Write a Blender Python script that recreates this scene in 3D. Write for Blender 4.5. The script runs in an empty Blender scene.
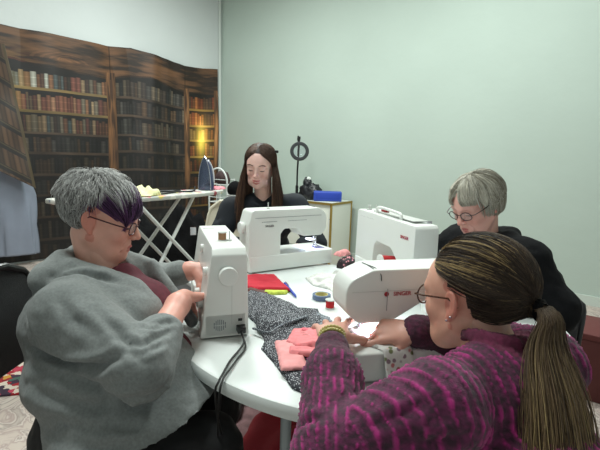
import bpy, bmesh, math, random
import numpy as np
from mathutils import Vector, Matrix
random.seed(5); rng = np.random.default_rng(7)
C = bpy.context.scene.collection
PI = math.pi

# ------------------------------------------------------------------ materials
def new_mat(name):
    m = bpy.data.materials.new(name); m.use_nodes = True
    nt = m.node_tree; b = nt.nodes['Principled BSDF']
    return m, nt, b
def lin(c):
    return tuple((x/255/12.92 if x/255 <= .04045 else ((x/255+.055)/1.055)**2.4) for x in c)
def mat(name, rgb, rough=.5, metal=0, noise=None, bump=None, emit=None, spec=None, coat=0, sheen=0, sss=0, attr=False, alpha=None, trans=0):
    """noise=(scale, amount, detail); bump=(scale, strength, distance)"""
    m, nt, b = new_mat(name); N = nt.nodes; L = nt.links
    col = (*lin(rgb), 1)
    b.inputs['Base Color'].default_value = col
    b.inputs['Roughness'].default_value = rough
    b.inputs['Metallic'].default_value = metal
    if spec is not None: b.inputs['Specular IOR Level'].default_value = spec
    if coat: b.inputs['Coat Weight'].default_value = coat
    if sheen: b.inputs['Sheen Weight'].default_value = sheen; b.inputs['Sheen Roughness'].default_value = .6
    if sss:
        b.inputs['Subsurface Weight'].default_value = sss
        b.inputs['Subsurface Radius'].default_value = (.012, .005, .003); b.inputs['Subsurface Scale'].default_value = 1
    if trans: b.inputs['Transmission Weight'].default_value = trans
    if alpha is not None: b.inputs['Alpha'].default_value = alpha
    tc = N.new('ShaderNodeTexCoord')
    src = None
    if attr:
        a = N.new('ShaderNodeAttribute'); a.attribute_name = 'col'; src = a.outputs['Color']
    if noise:
        t = N.new('ShaderNodeTexNoise'); t.inputs['Scale'].default_value = noise[0]; t.inputs['Detail'].default_value = noise[2] if len(noise) > 2 else 4
        L.new(tc.outputs['Object'], t.inputs['Vector'])
        mr = N.new('ShaderNodeMapRange'); mr.inputs[1].default_value = .3; mr.inputs[2].default_value = .7
        mr.inputs[3].default_value = 1-noise[1]; mr.inputs[4].default_value = 1+noise[1]
        L.new(t.outputs['Fac'], mr.inputs[0])
        mx = N.new('ShaderNodeVectorMath'); mx.operation = 'SCALE'
        if src: L.new(src, mx.inputs[0])
        else: mx.inputs[0].default_value = col[:3]
        L.new(mr.outputs[0], mx.inputs['Scale']); src = mx.outputs[0]
    if src: L.new(src, b.inputs['Base Color'])
    if bump:
        t = N.new('ShaderNodeTexNoise'); t.inputs['Scale'].default_value = bump[0]; t.inputs['Detail'].default_value = 5
        L.new(tc.outputs['Object'], t.inputs['Vector'])
        bp = N.new('ShaderNodeBump'); bp.inputs['Strength'].default_value = bump[1]; bp.inputs['Distance'].default_value = bump[2] if len(bump) > 2 else .01
        L.new(t.outputs['Fac'], bp.inputs['Height']); L.new(bp.outputs[0], b.inputs['Normal'])
    if emit:
        b.inputs['Emission Color'].default_value = (*emit[0], 1); b.inputs['Emission Strength'].default_value = emit[1]
    return m

M = {}
M['plastic'] = mat('white_plastic', (233, 236, 232), .32, noise=(3, .015))
M['plastic_dim'] = mat('grey_white_plastic', (205, 208, 204), .38)
M['plastic_grey'] = mat('grey_plastic', (130, 134, 138), .4)
M['black_plastic'] = mat('black_plastic', (22, 22, 24), .35)
M['rubber'] = mat('black_rubber', (14, 14, 15), .5)
M['chrome'] = mat('chrome', (205, 205, 210), .18, 1)
M['steel'] = mat('brushed_steel', (150, 152, 155), .35, 1)
M['white_metal'] = mat('white_enamel', (208, 212, 210), .35)
M['grey_metal'] = mat('grey_enamel', (150, 156, 158), .4)
M['red_print'] = mat('red_print', (178, 52, 62), .5)
M['dark_print'] = mat('dark_print', (80, 70, 78), .5)
M['brass'] = mat('brass_edge', (168, 140, 72), .35, .7)
M['glass'] = mat('clear_glass', (240, 245, 250), .03, trans=1)
M['lens_led'] = mat('led_window', (235, 240, 255), .3, emit=((.8, .86, 1), 6))

# ------------------------------------------------------------------ mesh helpers
class MB:
    def __init__(s): s.v = []; s.f = []; s.c = []; s.col = (1, 1, 1); s.mi = []; s.m = 0
    def add(s, vs, fs):
        o = len(s.v); s.v += [tuple(v) for v in vs]; s.f += [tuple(i+o for i in f) for f in fs]
        s.c += [s.col]*len(vs); s.mi += [s.m]*len(fs)
    def box(s, c, h, rz=0, M4=None):
        vs = [(x*h[0], y*h[1], z*h[2]) for x in (-1, 1) for y in (-1, 1) for z in (-1, 1)]
        cr, sr = math.cos(rz), math.sin(rz)
        vs = [(c[0]+x*cr-y*sr, c[1]+x*sr+y*cr, c[2]+z) for x, y, z in vs]
        if M4: vs = [M4 @ Vector(v) for v in vs]
        s.add(vs, [(0, 1, 3, 2), (4, 6, 7, 5), (0, 4, 5, 1), (2, 3, 7, 6), (0, 2, 6, 4), (1, 5, 7, 3)])
    def tube(s, pts, r, n=10, cap=True, flat=None):
        pts = [Vector(p) for p in pts]; rs = r if isinstance(r, (list, tuple)) else [r]*len(pts)
        vs = []; fs = []; prev = None
        for i, p in enumerate(pts):
            t = (pts[min(i+1, len(pts)-1)]-pts[max(i-1, 0)]).normalized()
            if prev is None:
                a = Vector((0, 0, 1)) if abs(t.z) < .9 else Vector((1, 0, 0)); u = t.cross(a).normalized()
            else: u = (prev-t*prev.dot(t)).normalized()
            prev = u; w = t.cross(u)
            for k in range(n):
                an = 2*PI*k/n; vs.append(p+(u*math.cos(an)+w*math.sin(an))*rs[i])
        for i in range(len(pts)-1):
            for k in range(n):
                k2 = (k+1) % n; fs.append((i*n+k, i*n+k2, (i+1)*n+k2, (i+1)*n+k))
        if cap: fs.append(tuple(range(n-1, -1, -1))); fs.append(tuple(range((len(pts)-1)*n, len(pts)*n)))
        s.add(vs, fs)
    def lathe(s, prof, c=(0, 0, 0), axis='z', n=32, Mx=None, cap=True):
        vs = []; fs = []
        for r, h in prof:
            for k in range(n):
                a = 2*PI*k/n; x, y, z = r*math.cos(a), r*math.sin(a), h
                if axis == 'x': x, y, z = z, x, y
                if axis == 'y': x, y, z = y, z, x
                v = Vector((x, y, z))
                if Mx is not None: v = Mx @ v
                vs.append(v+Vector(c))
        m = len(prof)
        for i in range(m-1):
            for k in range(n):
                k2 = (k+1) % n; fs.append((i*n+k, i*n+k2, (i+1)*n+k2, (i+1)*n+k))
        if cap:
            if prof[0][0] > 1e-6: fs.append(tuple(range(n-1, -1, -1)))
            if prof[-1][0] > 1e-6: fs.append(tuple(range((m-1)*n, m*n)))
        s.add(vs, fs)
    def obj(s, name, m, parent=None, smooth=True, bevel=0, seg=2, ang=35, loc=None):
        me = bpy.data.meshes.new(name); me.from_pydata(s.v, [], s.f)
        bm = bmesh.new(); bm.from_mesh(me)
        bmesh.ops.recalc_face_normals(bm, faces=bm.faces)
        if bevel:
            es = [e for e in bm.edges if len(e.link_faces) == 2 and e.calc_face_angle(0) > math.radians(40)]
            bmesh.ops.bevel(bm, geom=es, offset=bevel, segments=seg, affect='EDGES', profile=.5, clamp_overlap=True)
        bm.to_mesh(me); bm.free()
        return link(name, me, m, parent, smooth, ang, loc)
def link(name, me, m, parent=None, smooth=True, ang=35, loc=None):
    me.name = name
    if smooth:
        me.polygons.foreach_set('use_smooth', [True]*len(me.polygons))
        if ang: me.set_sharp_from_angle(angle=math.radians(ang))
    for x in (m if isinstance(m, (list, tuple)) else [m]): me.materials.append(x)
    o = bpy.data.objects.new(name, me); C.objects.link(o)
    if parent: o.parent = parent
    if loc: o.location = loc
    return o
def tag(o, label=None, cat=None, group=None, kind=None):
    if label: o['label'] = label
    if cat: o['category'] = cat
    if group: o['group'] = group
    if kind: o['kind'] = kind
    return o
def empty(name, loc=(0, 0, 0), rz=0, label=None, cat=None, group=None):
    o = bpy.data.objects.new(name, None); C.objects.link(o); o.location = loc; o.rotation_euler = (0, 0, rz)
    o.empty_display_size = .05
    return tag(o, label, cat, group)
def np_mesh(name, V, F, m, parent=None, col=None, smooth=True, mi=None):
    V = np.asarray(V, np.float32); F = np.asarray(F, np.int32); k = F.shape[1]
    me = bpy.data.meshes.new(name)
    me.vertices.add(len(V)); me.vertices.foreach_set('co', V.ravel())
    me.loops.add(F.size); me.loops.foreach_set('vertex_index', F.ravel())
    me.polygons.add(len(F)); me.polygons.foreach_set('loop_start', np.arange(0, F.size, k, dtype=np.int32))
    if mi is not None: me.polygons.foreach_set('material_index', np.asarray(mi, np.int32))
    me.update(calc_edges=True)
    if col is not None:
        a = me.color_attributes.new('col', 'FLOAT_COLOR', 'POINT')
        c4 = np.ones((len(V), 4), np.float32); c4[:, :3] = col; a.data.foreach_set('color', c4.ravel())
    if smooth: me.polygons.foreach_set('use_smooth', np.ones(len(F), bool))
    for x in (m if isinstance(m, (list, tuple)) else [m]): me.materials.append(x)
    o = bpy.data.objects.new(name, me); C.objects.link(o)
    if parent: o.parent = parent
    return o
def roundpoly(pts, rad, seg=6):
    out = []; n = len(pts)
    if not isinstance(rad, (list, tuple)): rad = [rad]*n
    for i in range(n):
        p = Vector(pts[i]); a = (Vector(pts[i-1])-p); b = (Vector(pts[(i+1) % n])-p)
        r = rad[i]; la, lb = a.length, b.length; a.normalize(); b.normalize()
        if r <= 0: out.append(tuple(p)); continue
        ang = a.angle(b); d = min(r/math.tan(ang/2), la*.49, lb*.49); r = d*math.tan(ang/2)
        c = p+(a+b).normalized()*(r/math.sin(ang/2))
        s0 = (p+a*d)-c; s1 = (p+b*d)-c; th = s0.angle(s1); cr = s0.x*s1.y-s0.y*s1.x; sg = 1 if cr > 0 else -1
        for k in range(seg+1):
            t = sg*th*k/seg; out.append((c.x+s0.x*math.cos(t)-s0.y*math.sin(t), c.y+s0.x*math.sin(t)+s0.y*math.cos(t)))
    return out
def prism(outline, y0, y1, name, m, parent, bevel=.004, plane='xz', deform=None, seg=3, ang=35):
    """outline in a plane, extruded; rim bevelled"""
    bm = bmesh.new(); n = len(outline)
    def P(a, b, t): return {'xz': (a, t, b), 'xy': (a, b, t), 'yz': (t, a, b)}[plane]
    v0 = [bm.verts.new(P(a, b, y0)) for a, b in outline]; v1 = [bm.verts.new(P(a, b, y1)) for a, b in outline]
    f0 = bm.faces.new(v0); f1 = bm.faces.new(v1[::-1])
    for i in range(n): bm.faces.new((v0[i], v1[i], v1[(i+1) % n], v0[(i+1) % n]))
    bmesh.ops.recalc_face_normals(bm, faces=bm.faces)
    if bevel:
        es = list(set(list(f0.edges)+list(f1.edges)))
        bmesh.ops.bevel(bm, geom=es, offset=bevel, segments=seg, affect='EDGES', profile=.5, clamp_overlap=True)
    if deform:
        for v in bm.verts: v.co = deform(v.co)
    me = bpy.data.meshes.new(name); bm.to_mesh(me); bm.free()
    return link(name, me, m, parent, True, ang)
def rbox(name, c, h, m, parent, r=.004, seg=3, rz=0):
    mb = MB(); mb.box(c, h, rz); return mb.obj(name, m, parent, bevel=r, seg=seg)
def text_mesh(body, size, name, m, parent, Mx, extrude=.0004, align='CENTER'):
    cu = bpy.data.curves.new(name, 'FONT'); cu.body = body; cu.size = size; cu.extrude = extrude; cu.align_x = align; cu.offset = size*.01
    o = bpy.data.objects.new(name, cu); C.objects.link(o)
    dg = bpy.context.evaluated_depsgraph_get(); me = bpy.data.meshes.new_from_object(o.evaluated_get(dg))
    bpy.data.objects.remove(o); me.transform(Mx)
    return link(name, me, m, parent, False)
def arc(c, r, a0, a1, n, plane='xy'):
    out = []
    for k in range(n+1):
        a = a0+(a1-a0)*k/n; x, y = r*math.cos(a), r*math.sin(a)
        out.append({'xy': (c[0]+x, c[1]+y, c[2]), 'xz': (c[0]+x, c[1], c[2]+y), 'yz': (c[0], c[1]+x, c[2]+y)}[plane])
    return out
def spline(pts, n=8):
    """Catmull-Rom through pts"""
    P = [Vector(p) for p in pts]; P = [P[0]*2-P[1]]+P+[P[-1]*2-P[-2]]; out = []
    for i in range(1, len(P)-2):
        for k in range(n):
            t = k/n; a, b, c, d = P[i-1:i+3]
            out.append(.5*((2*b)+(c-a)*t+(2*a-5*b+4*c-d)*t*t+(3*b-a-3*c+d)*t**3))
    out.append(P[-2]); return out
# smooth value noise for displacements (numpy)
def vnoise(P, seed=0):
    P = np.asarray(P, np.float64); i = np.floor(P).astype(np.int64); f = P-i; f = f*f*(3-2*f)
    def h(a):
        x = (a[:, 0]*73856093) ^ (a[:, 1]*19349663) ^ (a[:, 2]*83492791) ^ (seed*2654435761)
        x = (x ^ (x >> 13))*1274126177 & 0x7fffffff; x = x ^ (x >> 16); return (x & 0xffff)/65535.
    r = 0
    for dx in (0, 1):
        for dy in (0, 1):
            for dz in (0, 1):
                w = (f[:, 0] if dx else 1-f[:, 0])*(f[:, 1] if dy else 1-f[:, 1])*(f[:, 2] if dz else 1-f[:, 2])
                r = r+w*h(i+np.array([dx, dy, dz]))
    return r*2-1
def fbm(P, seed=0, o=3):
    P = np.asarray(P, np.float64); return sum(vnoise(P*2**k, seed+k)*.5**k for k in range(o))

# ------------------------------------------------------------------ camera and render look
cam_d = bpy.data.cameras.new('camera'); cam = bpy.data.objects.new('camera', cam_d); C.objects.link(cam)
cam_d.sensor_width = 36; cam_d.lens = 430/600*36; cam_d.clip_start = .02
cam.matrix_world = Matrix.Translation((0, 0, 1.26)) @ Matrix.Rotation(math.radians(81), 4, 'X') @ Matrix.Rotation(math.radians(1.7), 4, 'Z')
bpy.context.scene.camera = cam
vs = bpy.context.scene.view_settings; vs.view_transform = 'Standard'; vs.look = 'None'; vs.gamma = 1; vs.exposure = .36
bpy.context.scene.view_settings.use_curve_mapping = False

# ------------------------------------------------------------------ the room
WL = Vector((.669, .743, 0)); WG = Vector((.80, -.60, 0)); COR = Vector((-1.24, 6.70, 0)); HC = 3.7
def wall_mat(name, rgb, k=.03, mott=1.2):
    m, nt, b = new_mat(name); N = nt.nodes; L = nt.links
    tc = N.new('ShaderNodeTexCoord'); t = N.new('ShaderNodeTexNoise'); t.inputs['Scale'].default_value = mott; t.inputs['Detail'].default_value = 6
    L.new(tc.outputs['Object'], t.inputs['Vector']); r = N.new('ShaderNodeValToRGB'); c = lin(rgb)
    r.color_ramp.elements[0].position = .3; r.color_ramp.elements[1].position = .7
    r.color_ramp.elements[0].color = (*[x*(1-k) for x in c], 1); r.color_ramp.elements[1].color = (*[x*(1+k) for x in c], 1)
    L.new(t.outputs['Fac'], r.inputs[0]); L.new(r.outputs[0], b.inputs['Base Color']); b.inputs['Roughness'].default_value = .75
    t2 = N.new('ShaderNodeTexNoise'); t2.inputs['Scale'].default_value = 9; t2.inputs['Detail'].default_value = 8
    L.new(tc.outputs['Object'], t2.inputs['Vector'])
    bp = N.new('ShaderNodeBump'); bp.inputs['Strength'].default_value = .25; bp.inputs['Distance'].default_value = .01
    L.new(t2.outputs['Fac'], bp.inputs['Height']); L.new(bp.outputs[0], b.inputs['Normal']); return m
def slab(name, a, b, z0, z1, th, m, side=1):
    a, b = Vector(a), Vector(b); d = (b-a).normalized(); n = Vector((-d.y, d.x, 0))*th*side
    mb = MB(); q = [a, b, b+n, a+n]
    mb.add([(p.x, p.y, z) for z in (z0, z1) for p in q], [(0, 1, 2, 3), (4, 7, 6, 5), (0, 4, 5, 1), (1, 5, 6, 2), (2, 6, 7, 3), (3, 7, 4, 0)])
    return tag(mb.obj(name, m, smooth=False), kind='structure')
green = wall_mat('pale_green_paint', (176, 190, 181)); grey = wall_mat('pale_grey_paint', (198, 204, 203))
slab('wall_left', COR-WL*8.2, COR, 0, HC, .12, grey, 1)
slab('wall_right', COR, COR+WG*8.5, 0, HC, .12, green, 1)
slab('baseboard_right', COR+WG*.02, COR+WG*8.5, 0, .09, -.015, mat('skirting_paint', (196, 206, 198), .5), 1)
# floor: pale vinyl with faint pinkish scrolls
m, nt, b = new_mat('patterned_vinyl'); N = nt.nodes; L = nt.links
tc = N.new('ShaderNodeTexCoord'); ns = N.new('ShaderNodeTexNoise'); ns.inputs['Scale'].default_value = 5; ns.inputs['Detail'].default_value = 3; ns.inputs['Distortion'].default_value = 2.5
L.new(tc.outputs['Object'], ns.inputs['Vector']); cr = N.new('ShaderNodeValToRGB')
E_ = cr.color_ramp.elements; E_[0].position = .38; E_[0].color = (*lin((196, 184, 174)), 1); E_[1].position = .62; E_[1].color = (*lin((190, 176, 166)), 1)
for p_, c_ in ((.46, (150, 136, 130)), (.50, (203, 192, 183)), (.55, (165, 146, 140))):
    e = E_.new(p_); e.color = (*lin(c_), 1)
L.new(ns.outputs['Fac'], cr.inputs[0]); L.new(cr.outputs[0], b.inputs['Base Color']); b.inputs['Roughness'].default_value = .5
M['vinyl'] = m
mb = MB(); mb.box((0, 2.6, -.06), (6.5, 6.6, .06)); tag(mb.obj('floor', M['vinyl'], smooth=False), kind='structure')
mb = MB(); mb.box((0, 2.6, HC+.06), (6.5, 6.6, .06)); tag(mb.obj('ceiling', wall_mat('ceiling_paint', (225, 226, 222)), smooth=False), kind='structure')
for nm, px in (('trim_1', (0, 0)),):
    p = COR-WL*.045; mb = MB(); mb.tube([(p.x+.012, p.y-.012, 0), (p.x+.012, p.y-.012, HC)], .02, 8)
    tag(mb.obj(nm, mat('pipe_paint', (196, 204, 198), .5)), kind='structure')

# ceiling lights (above the frame) with lamps inside their diffusers
dif = mat('diffuser', (245, 250, 250), .4, emit=((.93, 1, .97), 2.2)); 
for i, (x, y, rz, e) in enumerate(((-1.0, 4.0, -.6, 72), (1.1, 3.0, -.6, 52), (-1.1, 1.5, -.6, 46))):
    t = empty('ceiling_light', (x, y, HC), rz, ('long white ceiling light panel nearest the room corner', 'long white ceiling light panel near the green wall', 'long white ceiling light panel above the grey-haired woman on the left')[i], 'ceiling light', 'ceiling light panels')
    rbox('housing', (0, 0, -.03), (.62, .16, .03), M['white_metal'], t); rbox('diffuser', (0, 0, -.066), (.6, .14, .006), dif, t, .002)
    ld = bpy.data.lights.new('panel_lamp', 'AREA'); ld.shape = 'RECTANGLE'; ld.size = 1.2; ld.size_y = .3; ld.energy = e; ld.color = (.93, 1, .96)
    lo = bpy.data.objects.new('panel_lamp', ld); C.objects.link(lo); lo.parent = t; lo.location = (0, 0, -.09)
w = bpy.data.worlds.new('world'); bpy.context.scene.world = w; w.use_nodes = True
w.node_tree.nodes['Background'].inputs[0].default_value = (.82, .93, .9, 1); w.node_tree.nodes['Background'].inputs[1].default_value = .45

# ------------------------------------------------------------------ printed library backdrop on the left wall
def backdrop():
    s0, s1, zt, zb = -3.3, -.10, 2.51, .02
    nu, nv = 760, 600
    u = np.linspace(s0, s1, nu); z = np.linspace(zb, zt, nv); U, Z = np.meshgrid(u, z)
    r = np.random.default_rng(3)
    def L3(c): return np.array(lin(c))
    col = np.zeros((nv, nu, 3)); col[:] = L3((20, 16, 15))
    wood1, wood2 = L3((104, 72, 48)), L3((40, 29, 22))
    P3 = np.stack([U.ravel()*1.2, Z.ravel()*9, 0*U.ravel()], 1)
    g = fbm(P3*3, 2, 4).reshape(U.shape)*.5+.5
    g2 = fbm(np.stack([U.ravel()*14, Z.ravel()*1.5, 0*U.ravel()], 1)*2, 5, 3).reshape(U.shape)*.5+.5
    shelves = {0: [1.91, 1.67, 1.44, 1.22, .98, .75, .5, .24], 1: [1.92, 1.70, 1.46, 1.26, 1.03, .78, .52, .26], 2: [1.91, 1.68, 1.47, 1.23, 1.0, .76, .5, .26]}
    bays = [(-3.3, -1.75), (-1.63, -.68), (-.59, -.17)]; head = [2.13, 2.17, 2.14]
    pal = [[(92, 62, 46), (120, 84, 60), (70, 50, 42), (132, 110, 84), (84, 92, 92), (106, 64, 54), (110, 100, 84), (60, 52, 46)],
           [(62, 52, 46), (50, 46, 44), (86, 66, 50), (72, 68, 64), (40, 38, 38), (96, 84, 70)],
           [(120, 60, 36), (150, 90, 50), (96, 60, 36), (70, 50, 36), (132, 104, 60)]]
    for bi, (a, bq) in enumerate(bays):
        hs = [head[bi]]+shelves[bi]+[0.0]
        for k in range(len(hs)-1):
            top, bot = hs[k], hs[k+1]; x = a; gap = top-bot
            while x < bq:
                wd = r.uniform(.028, .062); hgt = gap*r.uniform(.60, .80)
                rowp = pal[bi] if k < 3 else (pal[1] if bi < 2 else pal[2])
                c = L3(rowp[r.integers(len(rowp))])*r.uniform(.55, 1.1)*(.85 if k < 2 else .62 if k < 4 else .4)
                if bi == 0 and k == 1 and -2.45 < x < -2.1: c = L3([(112, 72, 56), (126, 92, 70), (98, 60, 50)][r.integers(3)])*r.uniform(.7, 1.1)
                if bi == 0 and k == 0 and r.random() < .12: c = L3((150, 150, 140))
                m_ = (U >= x) & (U < min(x+wd, bq)) & (Z > bot+.012) & (Z < bot+.012+hgt)
                e = np.minimum(U-x, x+wd-U)/wd
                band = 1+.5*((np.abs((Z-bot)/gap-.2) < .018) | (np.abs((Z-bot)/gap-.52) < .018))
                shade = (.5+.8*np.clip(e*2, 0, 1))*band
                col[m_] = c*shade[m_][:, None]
                x += wd
            # shelf board
            m_ = (U >= a) & (U < bq) & (np.abs(Z-bot) < .014)
            sc = L3((112, 92, 58)) if (k < 2 and bi == 0) else L3((70, 56, 46)) if bi < 2 else L3((130, 100, 50))
            col[m_] = (sc*(.6+.7*g[..., None]))[m_]
    wd = wood2+(wood1-wood2)*np.clip(g*1.5-.35, 0, 1)[..., None]
    hb = np.interp(U, [-3.3, -2.7, -2.5, -1.9, -1.75, -1.2, -.7, -.4, 0], [2.16, 2.19, 2.15, 2.13, 2.12, 2.2, 2.12, 2.15, 2.13])
    m_ = Z > hb; col[m_] = wd[m_]
    # carved swirl in the header
    rr = np.hypot((U+2.25)*.6, (Z-2.24)*2.2); sw = (np.sin(rr*120+6*np.arctan2(Z-2.24, U+2.25)) > .3) & (rr < .2) & (Z > 2.24)
    col[sw] = col[sw]*1.25+L3((60, 34, 18))*.5
    m_ = (Z > hb) & (Z < hb+.02); col[m_] *= .4
    for a, bq in ((-1.75, -1.63), (-.68, -.59), (-.17, -.10)):
        m_ = (U >= a) & (U <= bq) & (Z < 2.2); cc = L3((58, 40, 30))+(L3((150, 104, 66))-L3((58, 40, 30)))*np.clip(g2*1.4-.3, 0, 1)[..., None]
        ed = np.abs((U-(a+bq)/2)/((bq-a)/2)); cc = cc*(1.25-.8*ed**2)[..., None]; col[m_] = (cc*np.clip(.35+Z*.4, 0, 1.1)[..., None])[m_]
    m_ = (np.abs(U+1.69) < .006) & (Z > 2.12); col[m_] *= .3; m_ = (np.abs(U+.66) < .006) & (Z > 2.12); col[m_] *= .3
    # the printed candle glow of the right bay (part of the picture on the cloth)
    gl = np.exp(-(((U+.36)/.17)**2+((Z-1.52)/.30)**2)); gl2 = np.exp(-(((U+.38)/.07)**2+((Z-1.47)/.18)**2))
    col = col*(1+3.2*gl[..., None])+gl[..., None]*L3((120, 84, 20))+gl2[..., None]*L3((255, 226, 90))*1.3
    gl = np.exp(-(((U+2.75)/.2)**2+((Z-1.9)/.3)**2)); col = col+gl[..., None]*L3((110, 90, 30))*.5*(col > .03)
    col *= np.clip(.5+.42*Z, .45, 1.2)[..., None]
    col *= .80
    # left end: the print's slanted books on a turned fold
    # cloth relief
    off = .035+.02*np.sin(U*5.1+.6)+.012*np.sin(U*11+Z*1.3)+.02*fbm(np.stack([U.ravel()*2.2, Z.ravel()*1.2, 0*U.ravel()], 1), 9, 2).reshape(U.shape)
    off += .05*np.exp(-((U+1.25-.05*Z)/.12)**2)*np.clip(Z/2.5, 0, 1)+.03*np.exp(-((U+.95)/.09)**2)
    off = np.maximum(off, .006)
    ztop = np.interp(U, [-3.3, -2.62, -2.21, -1.72, -1.42, -1.0, -.67, -.35, 0], [2.52, 2.50, 2.505, 2.505, 2.54, 2.485, 2.45, 2.47, 2.51])
    Zw = Z+(ztop-zt)*np.clip((Z-.6)/1.9, 0, 1)
    nrm = Vector((WL.y, -WL.x, 0))
    X = COR.x+WL.x*U+nrm.x*off; Y = COR.y+WL.y*U+nrm.y*off
    V = np.stack([X, Y, Zw], -1).reshape(-1, 3)
    idx = np.arange(nu*nv).reshape(nv, nu)
    F = np.stack([idx[:-1, :-1], idx[:-1, 1:], idx[1:, 1:], idx[1:, :-1]], -1).reshape(-1, 4)
    cm = mat('printed_cloth', (100, 80, 60), .6, attr=True)
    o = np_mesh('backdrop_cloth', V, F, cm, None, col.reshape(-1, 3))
    md = o.modifiers.new('thickness', 'SOLIDIFY'); md.thickness = .0015
    tag(o, 'large printed cloth backdrop of old library bookshelves hanging on the left wall', 'backdrop')
    # second, overlapping fold at the far left, its shelves slanting down
    nu, nv = 150, 420
    a = np.linspace(0, 1, nu); z = np.linspace(0, 1, nv); A, T = np.meshgrid(a, z)
    U = -3.48+A*(.82-.13*T); Zz = (1.35-.5*A)*(1-T)+T*2.3
    slant = (Zz+A*.55*.95)
    col = np.zeros((nv, nu, 3)); col[:] = L3((22, 17, 15))
    cell = (slant/.24) % 1; row = np.floor(slant/.24).astype(int); bk = np.floor((A*18+row*.37)).astype(int)
    hsh = ((bk*7919+row*104729) % 97)/97.; e = np.abs(((A*18+row*.37) % 1)-.5)*2
    bc = L3((96, 70, 50))*(.35+.9*hsh[..., None])*(1-.6*e[..., None]**2)
    m_ = (cell > .1) & (cell < .82); col[m_] = bc[m_]*.6; m_ = cell <= .07; col[m_] = L3((110, 92, 64))*.3
    m_ = (A > .96); col[m_] = L3((120, 100, 66))*.3
    off = .085+.22*(1-T)**1.2+.03*np.sin(A*6+1)+.03*fbm(np.stack([U.ravel()*4, Zz.ravel()*2, 0*U.ravel()], 1), 4, 2).reshape(U.shape)
    X = COR.x+WL.x*U+nrm.x*off; Y = COR.y+WL.y*U+nrm.y*off
    V = np.stack([X, Y, Zz], -1).reshape(-1, 3); idx = np.arange(nu*nv).reshape(nv, nu)
    F = np.stack([idx[:-1, :-1], idx[:-1, 1:], idx[1:, 1:], idx[1:, :-1]], -1).reshape(-1, 4)
    f = np_mesh('folded_corner', V, F, cm, o, col.reshape(-1, 3)); md = f.modifiers.new('thickness', 'SOLIDIFY'); md.thickness = .0015
backdrop()
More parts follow.
